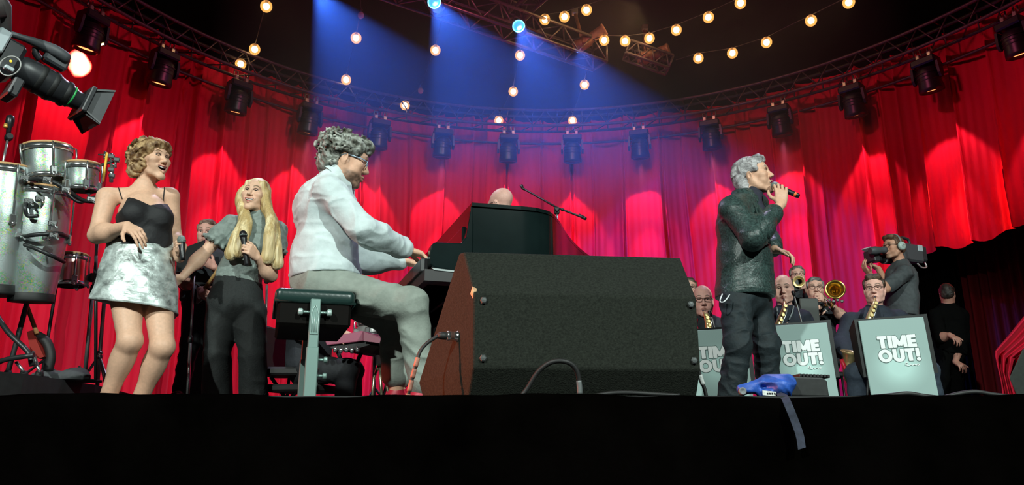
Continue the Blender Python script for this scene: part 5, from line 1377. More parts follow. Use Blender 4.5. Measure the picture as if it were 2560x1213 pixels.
# guitar of the half-hidden guitarist
def guitar():
    Y = 6.02; t = thing('electric_guitar', 'black and white electric guitar worn by the guitarist behind the women', 'guitar', tuple(at(495,735,Y)))
    out = [(474,735),(480,718),(492,712),(504,718),(514,712),(526,722),(528,740),(518,756),(506,752),(494,760),(480,755)]
    W = crom([at(x,y,Y) for x,y in out+[out[0]]], 4)[:-1]
    bd = MB().prism(W, V(.01,.045,0)).build('body', mat('guitar_black', (.012,.012,.014), .2), t, bevel=.006)
    pg = crom([at(x,y,Y-.004) for x,y in [(496,722),(508,722),(520,728),(518,746),(504,745),(496,748),(492,735),(496,722)]], 3)[:-1]
    MB().prism(pg, V(0,.004,0)).build('pickguard', mat('guitar_white', (.75,.75,.72), .3), bd)
    for x, y in ((500,730),(506,736),(512,741)): MB().box(at(x,y,Y-.008), (.018,.003,.006)).build('pickup', M_chrome, bd)
    n0, n1 = at(510,725,Y-.005), at(560,655,Y-.06); MB().tube([n0, n1], .017, 8).build('neck', mat('guitar_maple', (.55,.33,.12), .35), t)
    d = unit(n1-n0); MB().box(n1+d*.07, (.03,.010,.075), R_from(*frame(d, (0,1,0))), .004).build('headstock', MATS['guitar_maple'], t)
guitar()
t = thing('guitar_case_lid', 'small yellow-orange music box behind the blonde woman', 'box', tuple(at(535,648,6.6))); t.name = 'amplifier_top'
t['label'] = 'yellow-orange amplifier top glimpsed beside the blonde woman, behind her arm'; t['category'] = 'amplifier'
c = at(537,647,6.8); MB().box(c, (.08,.10,.035), bev=.01).build('top_panel', mat('amp_orange', (.75,.42,.05), .5), t); MB().box(c*V(1,1,0)+V(0,0,(c[2]-.035)/2), (.085,.105,(c[2]-.035)/2), bev=.01).build('cabinet', M_mic, t)

# ------------------------------------------------------------------ band desks with the printed fronts
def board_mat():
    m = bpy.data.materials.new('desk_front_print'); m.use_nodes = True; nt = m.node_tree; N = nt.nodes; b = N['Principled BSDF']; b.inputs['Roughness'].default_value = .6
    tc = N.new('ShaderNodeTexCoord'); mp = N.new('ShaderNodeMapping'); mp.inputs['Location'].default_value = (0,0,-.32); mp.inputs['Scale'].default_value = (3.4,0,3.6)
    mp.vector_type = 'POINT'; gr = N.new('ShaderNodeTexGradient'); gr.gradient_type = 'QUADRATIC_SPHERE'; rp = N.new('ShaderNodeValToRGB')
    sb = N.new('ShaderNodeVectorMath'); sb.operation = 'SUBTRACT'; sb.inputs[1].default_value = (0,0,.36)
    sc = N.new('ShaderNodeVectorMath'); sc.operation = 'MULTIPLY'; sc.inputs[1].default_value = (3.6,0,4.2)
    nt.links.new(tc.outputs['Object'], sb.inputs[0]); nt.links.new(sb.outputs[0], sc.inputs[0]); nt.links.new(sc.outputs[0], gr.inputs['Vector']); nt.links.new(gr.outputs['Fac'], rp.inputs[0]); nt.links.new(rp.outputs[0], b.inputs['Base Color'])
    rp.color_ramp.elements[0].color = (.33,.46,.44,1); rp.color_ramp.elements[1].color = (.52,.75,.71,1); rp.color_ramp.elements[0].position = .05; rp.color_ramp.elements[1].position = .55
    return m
M_board = board_mat(); M_letter = mat('desk_lettering_white', (.93,.97,.96), .5); M_outline = mat('desk_lettering_outline', (.10,.16,.15), .6)  # dark outline printed round the letters
def _seg(X, Z, a, b, w_):
    ax, az = a; bx, bz = b; dx, dz = bx-ax, bz-az; L = math.hypot(dx, dz); ux, uz = dx/L, dz/L
    u = (X-(ax+bx)/2)*ux+(Z-(az+bz)/2)*uz; v = -(X-(ax+bx)/2)*uz+(Z-(az+bz)/2)*ux
    qx, qz = np.abs(u)-(L/2-.03), np.abs(v)-(w_-.03)
    return np.sqrt(np.maximum(qx,0)**2+np.maximum(qz,0)**2)+np.minimum(np.maximum(qx,qz),0)-.03
def glyph(ch, X, Z):                            # heavy sans letters on a unit-high cell, distance in cell units
    w_ = .132
    if ch == 'T': return .66, np.minimum(_seg(X,Z,(0,.885),(.66,.885),w_), _seg(X,Z,(.33,0),(.33,1),w_*1.08))
    if ch == 'I': return .25, _seg(X,Z,(.125,0),(.125,1),w_*1.08)
    if ch == 'M': return .98, np.minimum.reduce([_seg(X,Z,(.125,0),(.125,1),w_), _seg(X,Z,(.855,0),(.855,1),w_), _seg(X,Z,(.13,.98),(.49,.16),w_*.95), _seg(X,Z,(.85,.98),(.49,.16),w_*.95)])
    if ch == 'E': return .60, np.minimum.reduce([_seg(X,Z,(.125,0),(.125,1),w_*1.08), _seg(X,Z,(.02,.885),(.60,.885),w_), _seg(X,Z,(.02,.5),(.56,.5),w_*.95), _seg(X,Z,(.02,.115),(.60,.115),w_)])
    if ch == 'O':
        r = np.sqrt(((X-.47)/.47)**2+((Z-.5)/.52)**2); r2 = np.sqrt(((X-.47)/.215)**2+((Z-.5)/.265)**2); return .94, np.maximum((r-1)*.47, (1-r2)*.25)
    if ch == 'U':
        d = np.sqrt((X-.38)**2+(np.minimum(Z-.36,0))**2); ring = np.maximum(np.abs(d-.262)-w_, Z-.42); return .76, np.minimum.reduce([ring, _seg(X,Z,(.118,.32),(.118,1),w_), _seg(X,Z,(.642,.32),(.642,1),w_)])
    if ch == '!': return .27, np.minimum(_seg(X,Z,(.12,.30),(.12,1),w_*.95), np.sqrt((X-.135)**2+(Z-.11)**2)-.145)
def text_mesh(name, body, size, off, m, parent, loc, depth=.0015):
    gap = .075; ws = [glyph(c, np.zeros(1), np.zeros(1))[0] for c in body]; tot = sum(ws)+gap*(len(body)-1)
    h = .0026; nx = int((tot+.3)*size/h); nz = int(1.35*size/h); x = (np.arange(nx)-nx/2)*h; z = (np.arange(nz))*h-.15*size
    X, Z = np.meshgrid(x/size+tot/2, z/size, indexing='ij'); D = np.full(X.shape, 9.0); c0 = 0
    for c, w_ in zip(body, ws): D = np.minimum(D, glyph(c, X-c0, Z)[1]); c0 += w_+gap
    D = D*size-off
    ys = np.array([-2,-1,1,2]); D3 = np.stack([np.maximum(D, .003*(1 if abs(k) == 2 else -1)) for k in ys], 1)
    v, f = nets(D3.astype(np.float32), np.zeros(3), 1.0)
    v = np.stack([(x[0]+v[:,0]*h)*1.17, np.interp(v[:,1],[0,1,2,3],[-depth,-depth*.5,depth*.5,depth]), z[0]+v[:,2]*h], 1)+np.array(loc)
    return link(name, mesh_np(name, v, f, False), m, parent)
def desk_front(label, tl, tr, Y, dY, h=.70):
    A, B = at(*tl, Y), at(*tr, Y+dY); z1 = (A[2]+B[2])/2; w = np.linalg.norm((B-A)[:2]); c = (A+B)/2; rz = math.atan2(B[1]-A[1], B[0]-A[0])
    t = thing('band_desk', label, 'music stand', (c[0], c[1], 0), rz, 'band desks with printed fronts'); s = w/.52
    z0 = z1-h
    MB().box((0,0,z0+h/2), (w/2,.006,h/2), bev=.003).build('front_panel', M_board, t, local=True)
    # folding black desk behind: a wider sloped shell open to the player
    MB().prism([(-w*.55,.012,z1+.012),(w*.58,.012,z1+.022),(w*.58,.012,z1-.40),(-w*.55,.012,z1-.40)], (0,.014,0)).build('back_shell', M_stand, t, local=True)
    MB().prism([(-w*.55,.02,z1+.012),(w*.58,.02,z1+.02),(w*.58,.13,z1-.05),(-w*.55,.13,z1-.05)], (0,0,-.012)).build('music_desk', M_stand, t, local=True)
    for sx in (-1,1):
        MB().prism([(sx*w*.55,.026,z1+.010),(sx*w*.55,.026,z1-.40),(sx*w*.55,.11,z1-.30),(sx*w*.55,.13,z1-.05)], (-sx*.012,0,0)).build('side_wing', M_stand, t, local=True)
        MB().bar((sx*w*.45,.05,z1-.40), (sx*w*.52,.12,.0), .010, 8).build('leg', M_stand, t, local=True)
    for body, zz, sz in (('TIME', z1-.195*s-.035, .096*s), ('OUT!', z1-.305*s-.035, .098*s)):
        text_mesh('lettering_outline', body, sz, .0050*s, M_outline, t, (.012*s,-.0070,zz), .0008)
        text_mesh('lettering', body, sz, .0008*s, M_letter, t, (.012*s,-.0090,zz), .0016)
    t.rotation_euler.y = -.055; t.location.x += .040
    # small hand-drawn signature line beneath
    q = [(.045,-.012,-.372),(.052,-.012,-.352),(.066,-.012,-.360),(.054,-.012,-.372),(.075,-.012,-.376),(.085,-.012,-.368),(.098,-.012,-.376),(.112,-.012,-.368),(.126,-.012,-.376),(.140,-.012,-.366),(.150,-.012,-.372),(.140,-.012,-.380)]
    MB().tube(crom([(x*s, y, z1-.035+z*s+.030) for x, y, z in q], 4), .0032*s, 6).build('signature', M_letter, t, local=True)
    return t
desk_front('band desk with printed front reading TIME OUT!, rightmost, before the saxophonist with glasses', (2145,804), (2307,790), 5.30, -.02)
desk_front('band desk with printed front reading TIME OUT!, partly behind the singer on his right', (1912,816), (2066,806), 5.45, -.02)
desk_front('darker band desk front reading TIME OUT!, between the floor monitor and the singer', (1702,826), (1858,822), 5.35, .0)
# chairs of the seated players (only glimpsed)
def chair(x, y, rz, label, hs=.44):
    t = thing('band_chair', label, 'chair', (x, y, 0), rz, 'chairs of the band')
    MB().box((0,0,hs), (.21,.20,.025), bev=.012).build('seat', M_rub, t, local=True); MB().box((0,.235,hs+.27), (.20,.018,.16), bev=.012).build('backrest', M_rub, t, local=True)
    for sx in (-1,1):
        MB().bar((sx*.19,-.17,hs), (sx*.20,-.19,0), .011, 8).build('leg', M_stand, t, local=True); MB().bar((sx*.19,.225,hs+.36), (sx*.19,.24,0), .011, 8).build('leg', M_stand, t, local=True)
for p, w in ((PS,'saxophonist with glasses at the rightmost desk'),(PM,'bald saxophonist at the middle desk'),(PL,'bald saxophonist with glasses'),(PT,'trombonist'),(PH,'player hidden by the floor monitor'),(PK,'keyboard player')):
    chair(p.pelvis[0]-p.F[0]*.03, p.pelvis[1]-p.F[1]*.03+.02, math.atan2(p.F[1], p.F[0])+PI/2, 'black chair under the '+w, max(.2, p.pelvis[2]-.175))
# ------------------------------------------------------------------ wind instruments
M_gold = mat('sax_gold_lacquer', (.85,.66,.30), .36, .75)
M_gold_d = mat('trombone_gold', (.70,.45,.10), .2, .95)
def saxophone(p, mouth, pts, bell, label, rb=.06):
    t = thing('saxophone', label, 'saxophone', tuple(p.P(*pts[-1])))
    m0 = p.P(*mouth); W = crom([m0]+[p.P(*q) for q in pts], 6); n = len(W)
    d = unit(W[1]-W[0])
    MB().tube([W[0]-d*.03, W[0]+d*.03], [.007,.011], 10).build('mouthpiece', M_rub, t)
    MB().tube(W[1:], list(np.linspace(.010, .036, n-1)), 14).build('body_tube', M_gold, t)
    for k in range(7, n-2, 3): MB().lathe(W[k]+V(0,-.03,0), [(.013,0),(.015,.004),(.012,.008)], 12, (0,-1,0)).build('key_cup', M_gold, t)
    MB().tube([W[k]+V(.022,-.028,0) for k in range(5, n-1)], .0035, 6).build('key_rod', M_chrome, t)
    Bp = crom([W[-1]]+[p.P(*q) for q in bell], 5); MB().tube(Bp, list(np.linspace(.036, rb*.62, len(Bp))), 14, cap=False).build('bow', M_gold, t)
    d = unit(Bp[-1]-Bp[-2]); MB().lathe(Bp[-1], [(rb*.62,0),(rb*.72,.03),(rb*.9,.06),(rb*1.15,.078),(rb*1.1,.080),(rb*.85,.06),(rb*.6,.02)], 20, d, capb=False, capt=False).build('bell', M_gold, t)
saxophone(PS, (2187,745,-.16), [(2186,757,-.24),(2180,775,-.27),(2172,800,-.28),(2160,850,-.28),(2150,900,-.28)], [(2140,940,-.30),(2126,950,-.33),(2120,925,-.36),(2122,905,-.38)], 'gold saxophone played behind the rightmost band desk')
saxophone(PM, (1960,752,-.16), [(1961,764,-.24),(1956,785,-.27),(1946,812,-.28),(1935,860,-.28),(1930,900,-.28)], [(1922,930,-.30),(1912,935,-.34),(1908,910,-.36)], 'gold saxophone held by the bald player behind the middle desk')
saxophone(PL, (1759,779,-.16), [(1763,787,-.24),(1768,802,-.27),(1772,824,-.28),(1778,870,-.28),(1782,900,-.28)], [(1790,930,-.30),(1800,935,-.33),(1804,915,-.36)], 'gold saxophone of the bald player with glasses beside the monitor')
def strap(p, pts, m, name='neck_strap'):
    MB().tube([p.snap(p.P(*q), -p.F, .022) for q in pts], .007, 6).build(name, m, p.root)
strap(PM, [(1984,768,0),(1980,782,-.1),(1972,800,-.1)], mat('strap_grey', (.30,.34,.36), .7)); strap(PM, [(1942,770,0),(1944,784,-.1),(1950,800,-.1)], MATS['strap_grey'])
strap(PL, [(1742,800,0),(1741,812,-.1),(1748,826,-.1)], mat('strap_red', (.6,.03,.07), .6)); 
# instrument stand with red arms beside the right player
t = thing('saxophone_stand', 'red and chrome instrument stand on the floor between two band desks', 'instrument stand', tuple(at(2128,1000,5.6)*V(1,1,0)))
b0 = at(2130,1000,5.6)*V(1,1,0)
MB().tube([b0+V(0,0,.22), b0+V(-.02,0,.36), b0+V(-.05,-.01,.44)], .016, 8).build('red_arm', mat('stand_red', (.7,.02,.04), .4), t); MB().bar(b0+V(0,0,.05), b0+V(0,0,.25), .012, 8).build('post', M_stand, t)
for k in range(3): MB().bar(b0+V(0,0,.20), b0+V(.16*math.cos(2.2*k+4), .16*math.sin(2.2*k+4), 0), .009, 8).build('leg', M_chrome, t)
# trombone
def trombone():
    p = PT; t = thing('trombone', 'gold trombone with its bell towards the audience', 'trombone', tuple(p.P(2088,724,-.4)))
    c = p.P(2088,724,-.42); ax = unit(V(-.35,-.93,-.02))
    MB().lathe(c-ax*.20, [(.014,-.25),(.017,0),(.024,.08),(.042,.14),(.070,.185),(.092,.205),(.092,.209),(.068,.190),(.040,.145),(.022,.085),(.012,.02),(.0001,.015)], 28, ax, capb=True).build('bell', M_gold_d, t)
    m0 = p.P(2043,740,-.165); e = p.P(2066,748,-.40); f_ = p.P(2078,756,-.62)
    MB().tube([m0, m0*.9+e*.1], [.014,.009], 10).build('mouthpiece', M_chrome, t)
    MB().tube([m0*.9+e*.1, e, f_], .0085, 8).build('slide', M_chrome, t)
    MB().tube([V(0,0,-.06)+e, f_+V(0,0,-.06)], .0085, 8).build('slide', M_chrome, t); MB().tube([f_, f_+unit(f_-e)*.03+V(0,0,-.03), f_+V(0,0,-.06)], .0085, 8).build('slide_bow', M_gold_d, t)
    MB().bar(e, e+V(0,0,-.06), .006, 6).build('slide_brace', M_chrome, t)
    MB().tube(crom([e+V(0,0,-.06), p.P(2060,765,-.1), p.P(2085,760,.15), c-ax*.44], 5), .012, 8).build('tuning_slide', M_gold_d, t)
    for k in range(4): MB().lathe(c+V(-.06+.04*k,.02,-.10-.012*(k%2)), [(.014,0),(.016,.02),(.010,.03)], 10, ax).build('valve_cap', M_chrome, t)
trombone()
def trumpet():
    p = PU; t = thing('trumpet', 'trumpet held up by the grey-haired player at the back', 'trumpet', tuple(p.P(2000,705,-.3)))
    m0 = p.P(1997,702,-.17); ax = unit(V(-.42,-.90,-.14)); 
    MB().lathe(m0, [(.013,0),(.006,.02),(.006,.25),(.008,.30)], 12, ax).build('leadpipe', M_gold, t)
    MB().lathe(m0+V(.03,0,-.03), [(.007,0),(.010,.25),(.018,.36),(.035,.44),(.060,.48),(.058,.482),(.03,.44)], 20, ax, capt=False).build('bell', M_gold, t)
    for k in range(3): MB().lathe(m0+ax*(.12+.03*k)+V(.015,0,-.09), [(.010,0),(.010,.10),(.004,.105),(.004,.125),(.010,.128)], 10).build('valve', M_gold, t)
trumpet()
def desk_stand(label, c, w, h, Y, foot):
    C = at(*c, Y); t = thing('music_stand', label, 'music stand', (C[0], C[1], 0))
    MB().box(C, (w,.008,h), bev=.006).build('desk', mat('music_stand_grey', (.065,.07,.065), .6), t); MB().box(C+V(0,.03,-h), (w,.035,.006)).build('ledge', M_stand, t); MB().bar(C+V(0,.02,-h*.5), V(C[0],C[1]+.03,.1), .010, 8).build('post', M_stand, t); tripod(t, V(C[0],C[1]+.03,0), .22, .15)
desk_stand('grey music stand in front of the trombonist', (2024,776), .085, .11, 6.75, 0)
desk_stand('small grey music stand before the trumpeter', (1986,712), .045, .055, 7.45, 0)
# gooseneck microphones at the saxes
for lb, foot, pts, Y in (('gooseneck microphone arching beside the bald saxophonist at the middle desk',(2002,810),[(2004,806),(2000,790),(1993,765),(1986,742),(1984,736)],6.0),('gooseneck microphone beside the bald saxophonist with glasses',(1788,830),[(1788,830),(1785,812),(1780,795),(1776,786)],5.65)):
    W = crom([at(x, y, Y) for x, y in pts], 5); t = thing('gooseneck_microphone', lb, 'microphone', (W[0][0], W[0][1], 0))
    MB().tube(W, .006, 6).build('gooseneck', mat('gooseneck_grey', (.45,.47,.46), .4, .4), t); MB().lathe(W[-1], [(.008,-.02),(.013,.0),(.014,.02),(.010,.03)], 12, unit(W[-1]-W[-2])).build('capsule', M_mic, t); MB().bar(W[0], V(W[0][0],W[0][1],.04), .008, 8).build('post', M_stand, t); MB().lathe(V(W[0][0],W[0][1],0), [(.10,0),(.10,.015),(.03,.03),(.012,.045)], 16).build('base', M_stand, t)
# ------------------------------------------------------------------ percussion on the left
def holo_mat():
    m = bpy.data.materials.new('holographic_silver'); m.use_nodes = True; nt = m.node_tree; N = nt.nodes; b = N['Principled BSDF']; Lk = nt.links
    tc = N.new('ShaderNodeTexCoord'); vo = N.new('ShaderNodeTexVoronoi'); vo.inputs['Scale'].default_value = 150; Lk.new(tc.outputs['Object'], vo.inputs['Vector'])
    hs = N.new('ShaderNodeValToRGB'); sp = N.new('ShaderNodeSeparateColor'); Lk.new(vo.outputs['Color'], sp.inputs[0]); Lk.new(sp.outputs[0], hs.inputs[0]); cr_ = hs.color_ramp
    for ps, cl in ((.2,(.10,.55,.22,1)),(.42,(.62,.62,.15,1)),(.6,(.55,.60,.58,1)),(.78,(.25,.50,.60,1)),(.9,(.62,.30,.42,1))): cr_.elements.new(ps).color = cl
    cr_.elements[0].color = (.45,.5,.5,1); cr_.elements[-1].color = (.55,.35,.65,1)
    n = N.new('ShaderNodeTexNoise'); n.inputs['Scale'].default_value = 9; Lk.new(tc.outputs['Object'], n.inputs['Vector'])
    rp = N.new('ShaderNodeValToRGB'); rp.color_ramp.elements[0].position = .44; rp.color_ramp.elements[1].position = .66; Lk.new(n.outputs['Fac'], rp.inputs[0])
    mx = N.new('ShaderNodeMix'); mx.data_type = 'RGBA'; mx.inputs[6].default_value = (.52,.60,.60,1); Lk.new(rp.outputs[0], mx.inputs[0]); Lk.new(hs.outputs[0], mx.inputs[7])
    Lk.new(mx.outputs[2], b.inputs['Base Color']); b.inputs['Metallic'].default_value = .92; b.inputs['Roughness'].default_value = .40
    bp = N.new('ShaderNodeBump'); bp.inputs['Strength'].default_value = .12; bp.inputs['Distance'].default_value = .002; Lk.new(vo.outputs['Distance'], bp.inputs['Height']); Lk.new(bp.outputs[0], b.inputs['Normal'])
    return m
M_holo = holo_mat(); M_head = mat('drum_head_skin', (.72,.62,.46), .6, noise=.12, nscale=20); M_rimw = mat('drum_rim_tan', (.60,.34,.15), .5); M_dark = mat('drum_hardware_dark', (.04,.042,.044), .4, .5)
def drum(name, label, top, bot, Y, r0, rm, r1, cat='drum', lugs=6, dY=(0,0), rubber=True, group=None, shell=None, low_rim=False, rod=.45):
    T = at(*top, Y+dY[0]); B = at(*bot, Y+dY[1]); ax = unit(T-B); L = np.linalg.norm(T-B); t = thing(name, label, cat, tuple(B), 0, group)
    prof = [(r1,0),(r1*1.03,.02*L)]+[(np.interp(u,[0,.3,.62,1],[r1*1.03,(r1+rm)/2*1.03,rm,r0]), u*L) for u in np.linspace(.06,.985,14)]
    MB().lathe(B, prof, 36, ax, capb=not low_rim, capt=False).build('shell', shell or M_holo, t)
    hd = MB().lathe(B, [(r0*.985,.985*L),(r0*.97,L+.006),(.0001,L+.010)], 36, ax, capb=False).build('drum_head', M_head, t)
    x, y, _ = frame(ax)
    ring = lambda z, r: [B+ax*z+(math.cos(a)*x+math.sin(a)*y)*r for a in np.linspace(0,2*PI,40,endpoint=False)]
    MB().tube(ring(L+.004, r0*.975), .009, 8, closed=True).build('head_lip', M_rimw, t)
    MB().lathe(B, [(r0*1.005,L*.985-.035),(r0*1.03,L*.985-.035),(r0*1.035,L-.002),(r0*1.0,L-.002)], 36, ax, capb=False, capt=False).build('hoop', M_chrome, t)
    if low_rim: MB().lathe(B, [(r1*1.0,.0),(r1*1.06,.0),(r1*1.06,.028),(r1*1.0,.028)], 36, ax, capb=False, capt=False).build('bottom_hoop', M_chrome, t)
    if rubber: MB().lathe(B, [(r1*.9,-.012),(r1*1.05,-.012),(r1*1.07,.0),(r1*1.07,.05),(r1*1.02,.056)], 36, ax, capt=False).build('rubber_foot', M_rub, t)
    for k in range(lugs):
        a = 2*PI*(k+.35)/lugs; o = math.cos(a)*x+math.sin(a)*y; rr = lambda z: np.interp(z/L,[0,.3,.62,1],[r1*1.03,(r1+rm)/2*1.03,rm,r0])
        z1 = L-.02; z0 = L*(1-rod) if not low_rim else .02
        lg = MB().tube([B+ax*(L+.003)+o*(r0*1.0), B+ax*(L-.004)+o*(r0*1.13), B+ax*(L-.05)+o*(r0*1.13), B+ax*z0+o*(rr(z0)+.018)], .0062, 8).build('tuning_lug', M_chrome, t)
        MB().box(B+ax*(z0+.01)+o*(rr(z0)+.010), (.020,.016,.030), R_from(np.cross(ax, o), o, ax), .006).build('lug_plate', M_chrome, lg)
        MB().lathe(B+ax*z0+o*(rr(z0)+.018), [(.009,-.03),(.011,-.02),(.011,.0)], 8, ax).build('lug_nut', M_chrome, lg)
    return t, B, T, ax
rz_pts = [at(-60,922,4.05), at(60,934,4.35), at(238,966,5.35), at(330,975,6.6), at(-300,960,6.8), at(-420,930,4.1)]
zt = .235
tag(MB().prism([V(p[0],p[1],.002) for p in rz_pts], V(0,0,zt)).build('percussion_riser', mat('riser_black_cloth', (.012,.012,.013), .9, noise=.3, nscale=20)), 'low black-skirted riser under the congas', 'riser')
c1 = drum('conga', 'tall holographic silver conga next to the woman in the silver skirt, below the bongos', (109,476), (77,752), 4.62, .160, .168, .120, dY=(-.02,.04))
c2 = drum('conga', 'holographic silver conga cut by the picture edge, left of its twin', (22,424), (-12,735), 4.50, .150, .165, .120, dY=(-.02,.04))
b1 = drum('bongo', 'larger bongo with tan rim mounted above the conga', (117,372), (120,452), 4.55, .148, .142, .128, lugs=5, rubber=False, low_rim=True, dY=(0,.02), group='bongo pair above the conga')
b2 = drum('bongo', 'smaller bongo with tan rim beside the larger one', (207,412), (204,478), 4.60, .100, .096, .090, lugs=5, rubber=False, low_rim=True, dY=(0,.02), group='bongo pair above the conga')
b3 = drum('small_tom', 'small chrome tom hung low behind the conga', (182,640), (175,716), 5.15, .095, .094, .092, lugs=5, rubber=False, low_rim=True, shell=mat('chrome_red_reflection', (.70,.45,.42), .22, .9))  # red reflection put into the colour of the chrome shell
t3 = b3[0]; q3 = at(178,700,5.15); MB().bar(V(q3[0]-.10,q3[1],zt+.02), V(q3[0]-.10,q3[1],q3[2]), .011, 8).build('mount_post', M_dark, t3); MB().bar(V(q3[0]-.10,q3[1],q3[2]-.02), q3, .009, 8).build('mount_arm', M_dark, t3)
for k in range(3): MB().bar(V(q3[0]-.10,q3[1],zt+.16), V(q3[0]-.10+.16*math.cos(k*2.1),q3[1]+.16*math.sin(k*2.1),zt+.008), .009, 8).build('mount_leg', M_dark, t3)
# holder frame of the drums, one stand with bars, clamps and feet
def drum_stand():
    t = thing('percussion_stand', 'black and chrome percussion stand carrying the congas and bongos', 'stand', tuple(at(90,940,4.75)*V(1,1,0)+V(0,0,zt)))
    Y = 4.42
    for pts, r, nm in (([(48,452,4.60),(80,447,4.40),(120,450,4.38),(160,470,4.42),(205,500,4.52),(240,505,4.60)], .013, 'bongo_bar'), ([(150,463,4.5),(195,505,4.56),(238,492,4.6)], .010, 'bongo_bar'),
        ([(30,588,4.62),(60,590,4.44),(100,586,4.42),(146,584,4.50),(168,592,4.66)], .014, 'conga_bar'), ([(62,612,4.46),(90,622,4.42),(130,640,4.46),(160,655,4.62)], .013, 'conga_bar')):
        MB().tube(crom([at(*q[:2], q[2]) for q in pts], 5), r, 8).build(nm, M_dark, t)
    for x, y, yy in ((62,447,4.40),(118,450,4.37),(165,475,4.42),(135,590,4.43),(132,560,4.42),(52,590,4.46),(228,500,4.57),(100,498,4.42),(72,505,4.42)):
        cl = MB().box(at(x,y,yy), (.026,.022,.018), rotz(.5), .006).build('clamp', M_chrome, t); MB().bar(at(x,y,yy)+V(0,-.02,0), at(x+10,y+8,yy-.06), .007, 8).build('wing_screw', M_chrome, cl)
    MB().tube(crom([at(70,500,4.43), at(63,520,4.40), at(70,540,4.42), at(95,540,4.43)], 5), .012, 8).build('hook', M_dark, t)
    z = lambda p: V(p[0], p[1], zt+.015)
    main = at(72,745,4.78)
    for pts, m_ in (([at(72,740,4.80), at(40,860,4.80), at(20,930,4.8)], M_dark),([at(-20,770,4.70), at(20,830,4.62), at(70,880,4.62), at(80,915,4.62)], M_dark),([at(-30,930,4.6), at(5,902,4.55), at(85,888,4.55)], M_dark),([at(82,880,4.65), at(100,932,4.62)], M_chrome),([at(40,905,4.6), at(60,930,4.62)], M_chrome)):
        MB().tube(crom(pts, 4), .016 if m_ is M_dark else .010, 8).build('leg', m_, t)
    for x, y in ((20,934),(98,936),(60,934)): MB().lathe(z(at(x,y,4.66)), [(.022,-.014),(.026,.0),(.020,.03)], 12).build('rubber_foot', M_rub, t)
drum_stand()
def wood_pedal():
    t = thing('foot_pedal', 'foot percussion pedal with a wooden beater below the conga', 'pedal', tuple(at(95,930,4.85)*V(1,1,0)+V(0,0,zt)))
    MB().bar(at(66,762,4.88), at(93,836,4.86), .014, 10).build('wooden_beater', mat('beater_wood', (.62,.30,.12), .5, noise=.2, nscale=30), t)
    P = [at(x,y,4.86) for x, y in ((67,830),(80,826),(104,880),(110,892),(96,897),(78,888))]
    MB().prism(P, V(0,.05,0)).build('frame_plate', mat('pedal_red', (.45,.05,.04), .35, .5), t)
    MB().tube(crom([at(92,838,4.9), at(116,855,4.9), at(127,890,4.9), at(120,928,4.9)], 6), .030, 10).build('guard_arm', M_rub, t)
    MB().box(at(98,930,4.86)*V(1,1,0)+V(0,0,zt+.015), (.07,.12,.010), bev=.004).build('base_plate', M_dark, t)
wood_pedal()
def grey_cloth():
    t = SDF(); c = at(160,938,4.95); c[2] = zt+.03
    t.ell(c, (.16,.10,.045), None, .03); t.ell(c+V(.08,0,.015), (.08,.07,.045), None, .03); t.ell(c+V(-.13,0,-.01), (.07,.06,.025), None, .03)
    t.disp(fold_disp(9, .018, 91, (.7,1,1.3)), .02); t.plane(V(0,0,zt+.004), V(0,0,-1))
    o = sdf_obj('folded_cloth', t, .008, mat('cloth_dark_grey', (.06,.064,.068), .9, noise=.3, nscale=14)); tag(o, 'crumpled dark grey cloth lying on the riser', 'cloth')
grey_cloth()
# stands and percussion arm beside the woman
t = boom_stand('black microphone stand with a clamp, between the congas and the woman', (212,936,zt), (250,545), 5.05, None, rot=2.2, tri=False)
q = at(231,694,5.05); MB().lathe(q, [(.030,-.03),(.034,0),(.030,.03)], 12, (1,-.6,0)).build('clamp', M_dark, t); MB().bar(q, q+V(.06,.02,.01), .013, 8).build('clamp_screw', M_dark, t)
b_ = at(212,936,5.05); b_[2] = zt
MB().tube([b_+V(0,0,.05), b_+V(-.04,0,.10), b_+V(-.10,.02,.012)], .012, 8).build('leg', M_stand, t); MB().lathe(b_*V(1,1,0)+V(0,0,zt+.002), [(.11,0),(.11,.014),(.03,.026),(.014,.05)], 20).build('base', M_stand, t)
t = thing('cymbal_stand', 'chrome tripod stand behind the legs of the woman in the silver skirt', 'stand', tuple(at(252,950,5.6)*V(1,1,0)))
B = at(248,950,5.6); B[2] = .0; T = at(270,640,5.6); 
MB().bar(B+V(0,0,.10), T, .014, 10).build('post', M_stand_c, t); cl = MB().lathe(B*.62+T*.38, [(.022,-.03),(.028,0),(.022,.03)], 12).build('leg_collar', M_chrome, t)
for dx, dy in ((.24,-.10),(-.20,-.12),(.02,.22)): MB().bar((B*.62+T*.38), V(B[0]+dx, B[1]+dy, .02), .010, 8).build('leg', M_stand_c, t)
t = thing('drumstick_holder', 'clamp arm with chrome mounts and a yellow drumstick above the bongos', 'holder', tuple(at(262,470,4.75)))
MB().tube([at(205,445,4.72), at(236,418,4.74), at(288,402,4.76)], .010, 8).build('arm', M_dark, t)
MB().bar(at(268,382,4.74), at(257,455,4.74), .0085, 8).build('drumstick', mat('stick_yellow', (.85,.50,.06), .5), t)
for a, b, r in (((263,380),(262,398),.010),((246,387),(276,387),.006),((279,384),(277,412),.009),((280,412),(278,455),.013),((290,396),(288,420),.009),((246,455),(243,520),.008)):
    MB().bar(at(*a,4.76), at(*b,4.76), r, 10).build('chrome_mount', M_chrome, t)
for x, y in ((279,392),(292,400),(278,425),(280,440)): MB().box(at(x,y,4.75), (.020,.018,.014), rotz(.4), .005).build('wing_nut', M_chrome, t)
MB().bar(at(246,520,4.76), at(240,640,4.80), .009, 8).build('post', M_dark, t); MB().bar(at(240,640,4.80), V(*(at(238,960,4.9)[:2]), zt*.0+.24), .011, 8).build('post', M_dark, t)
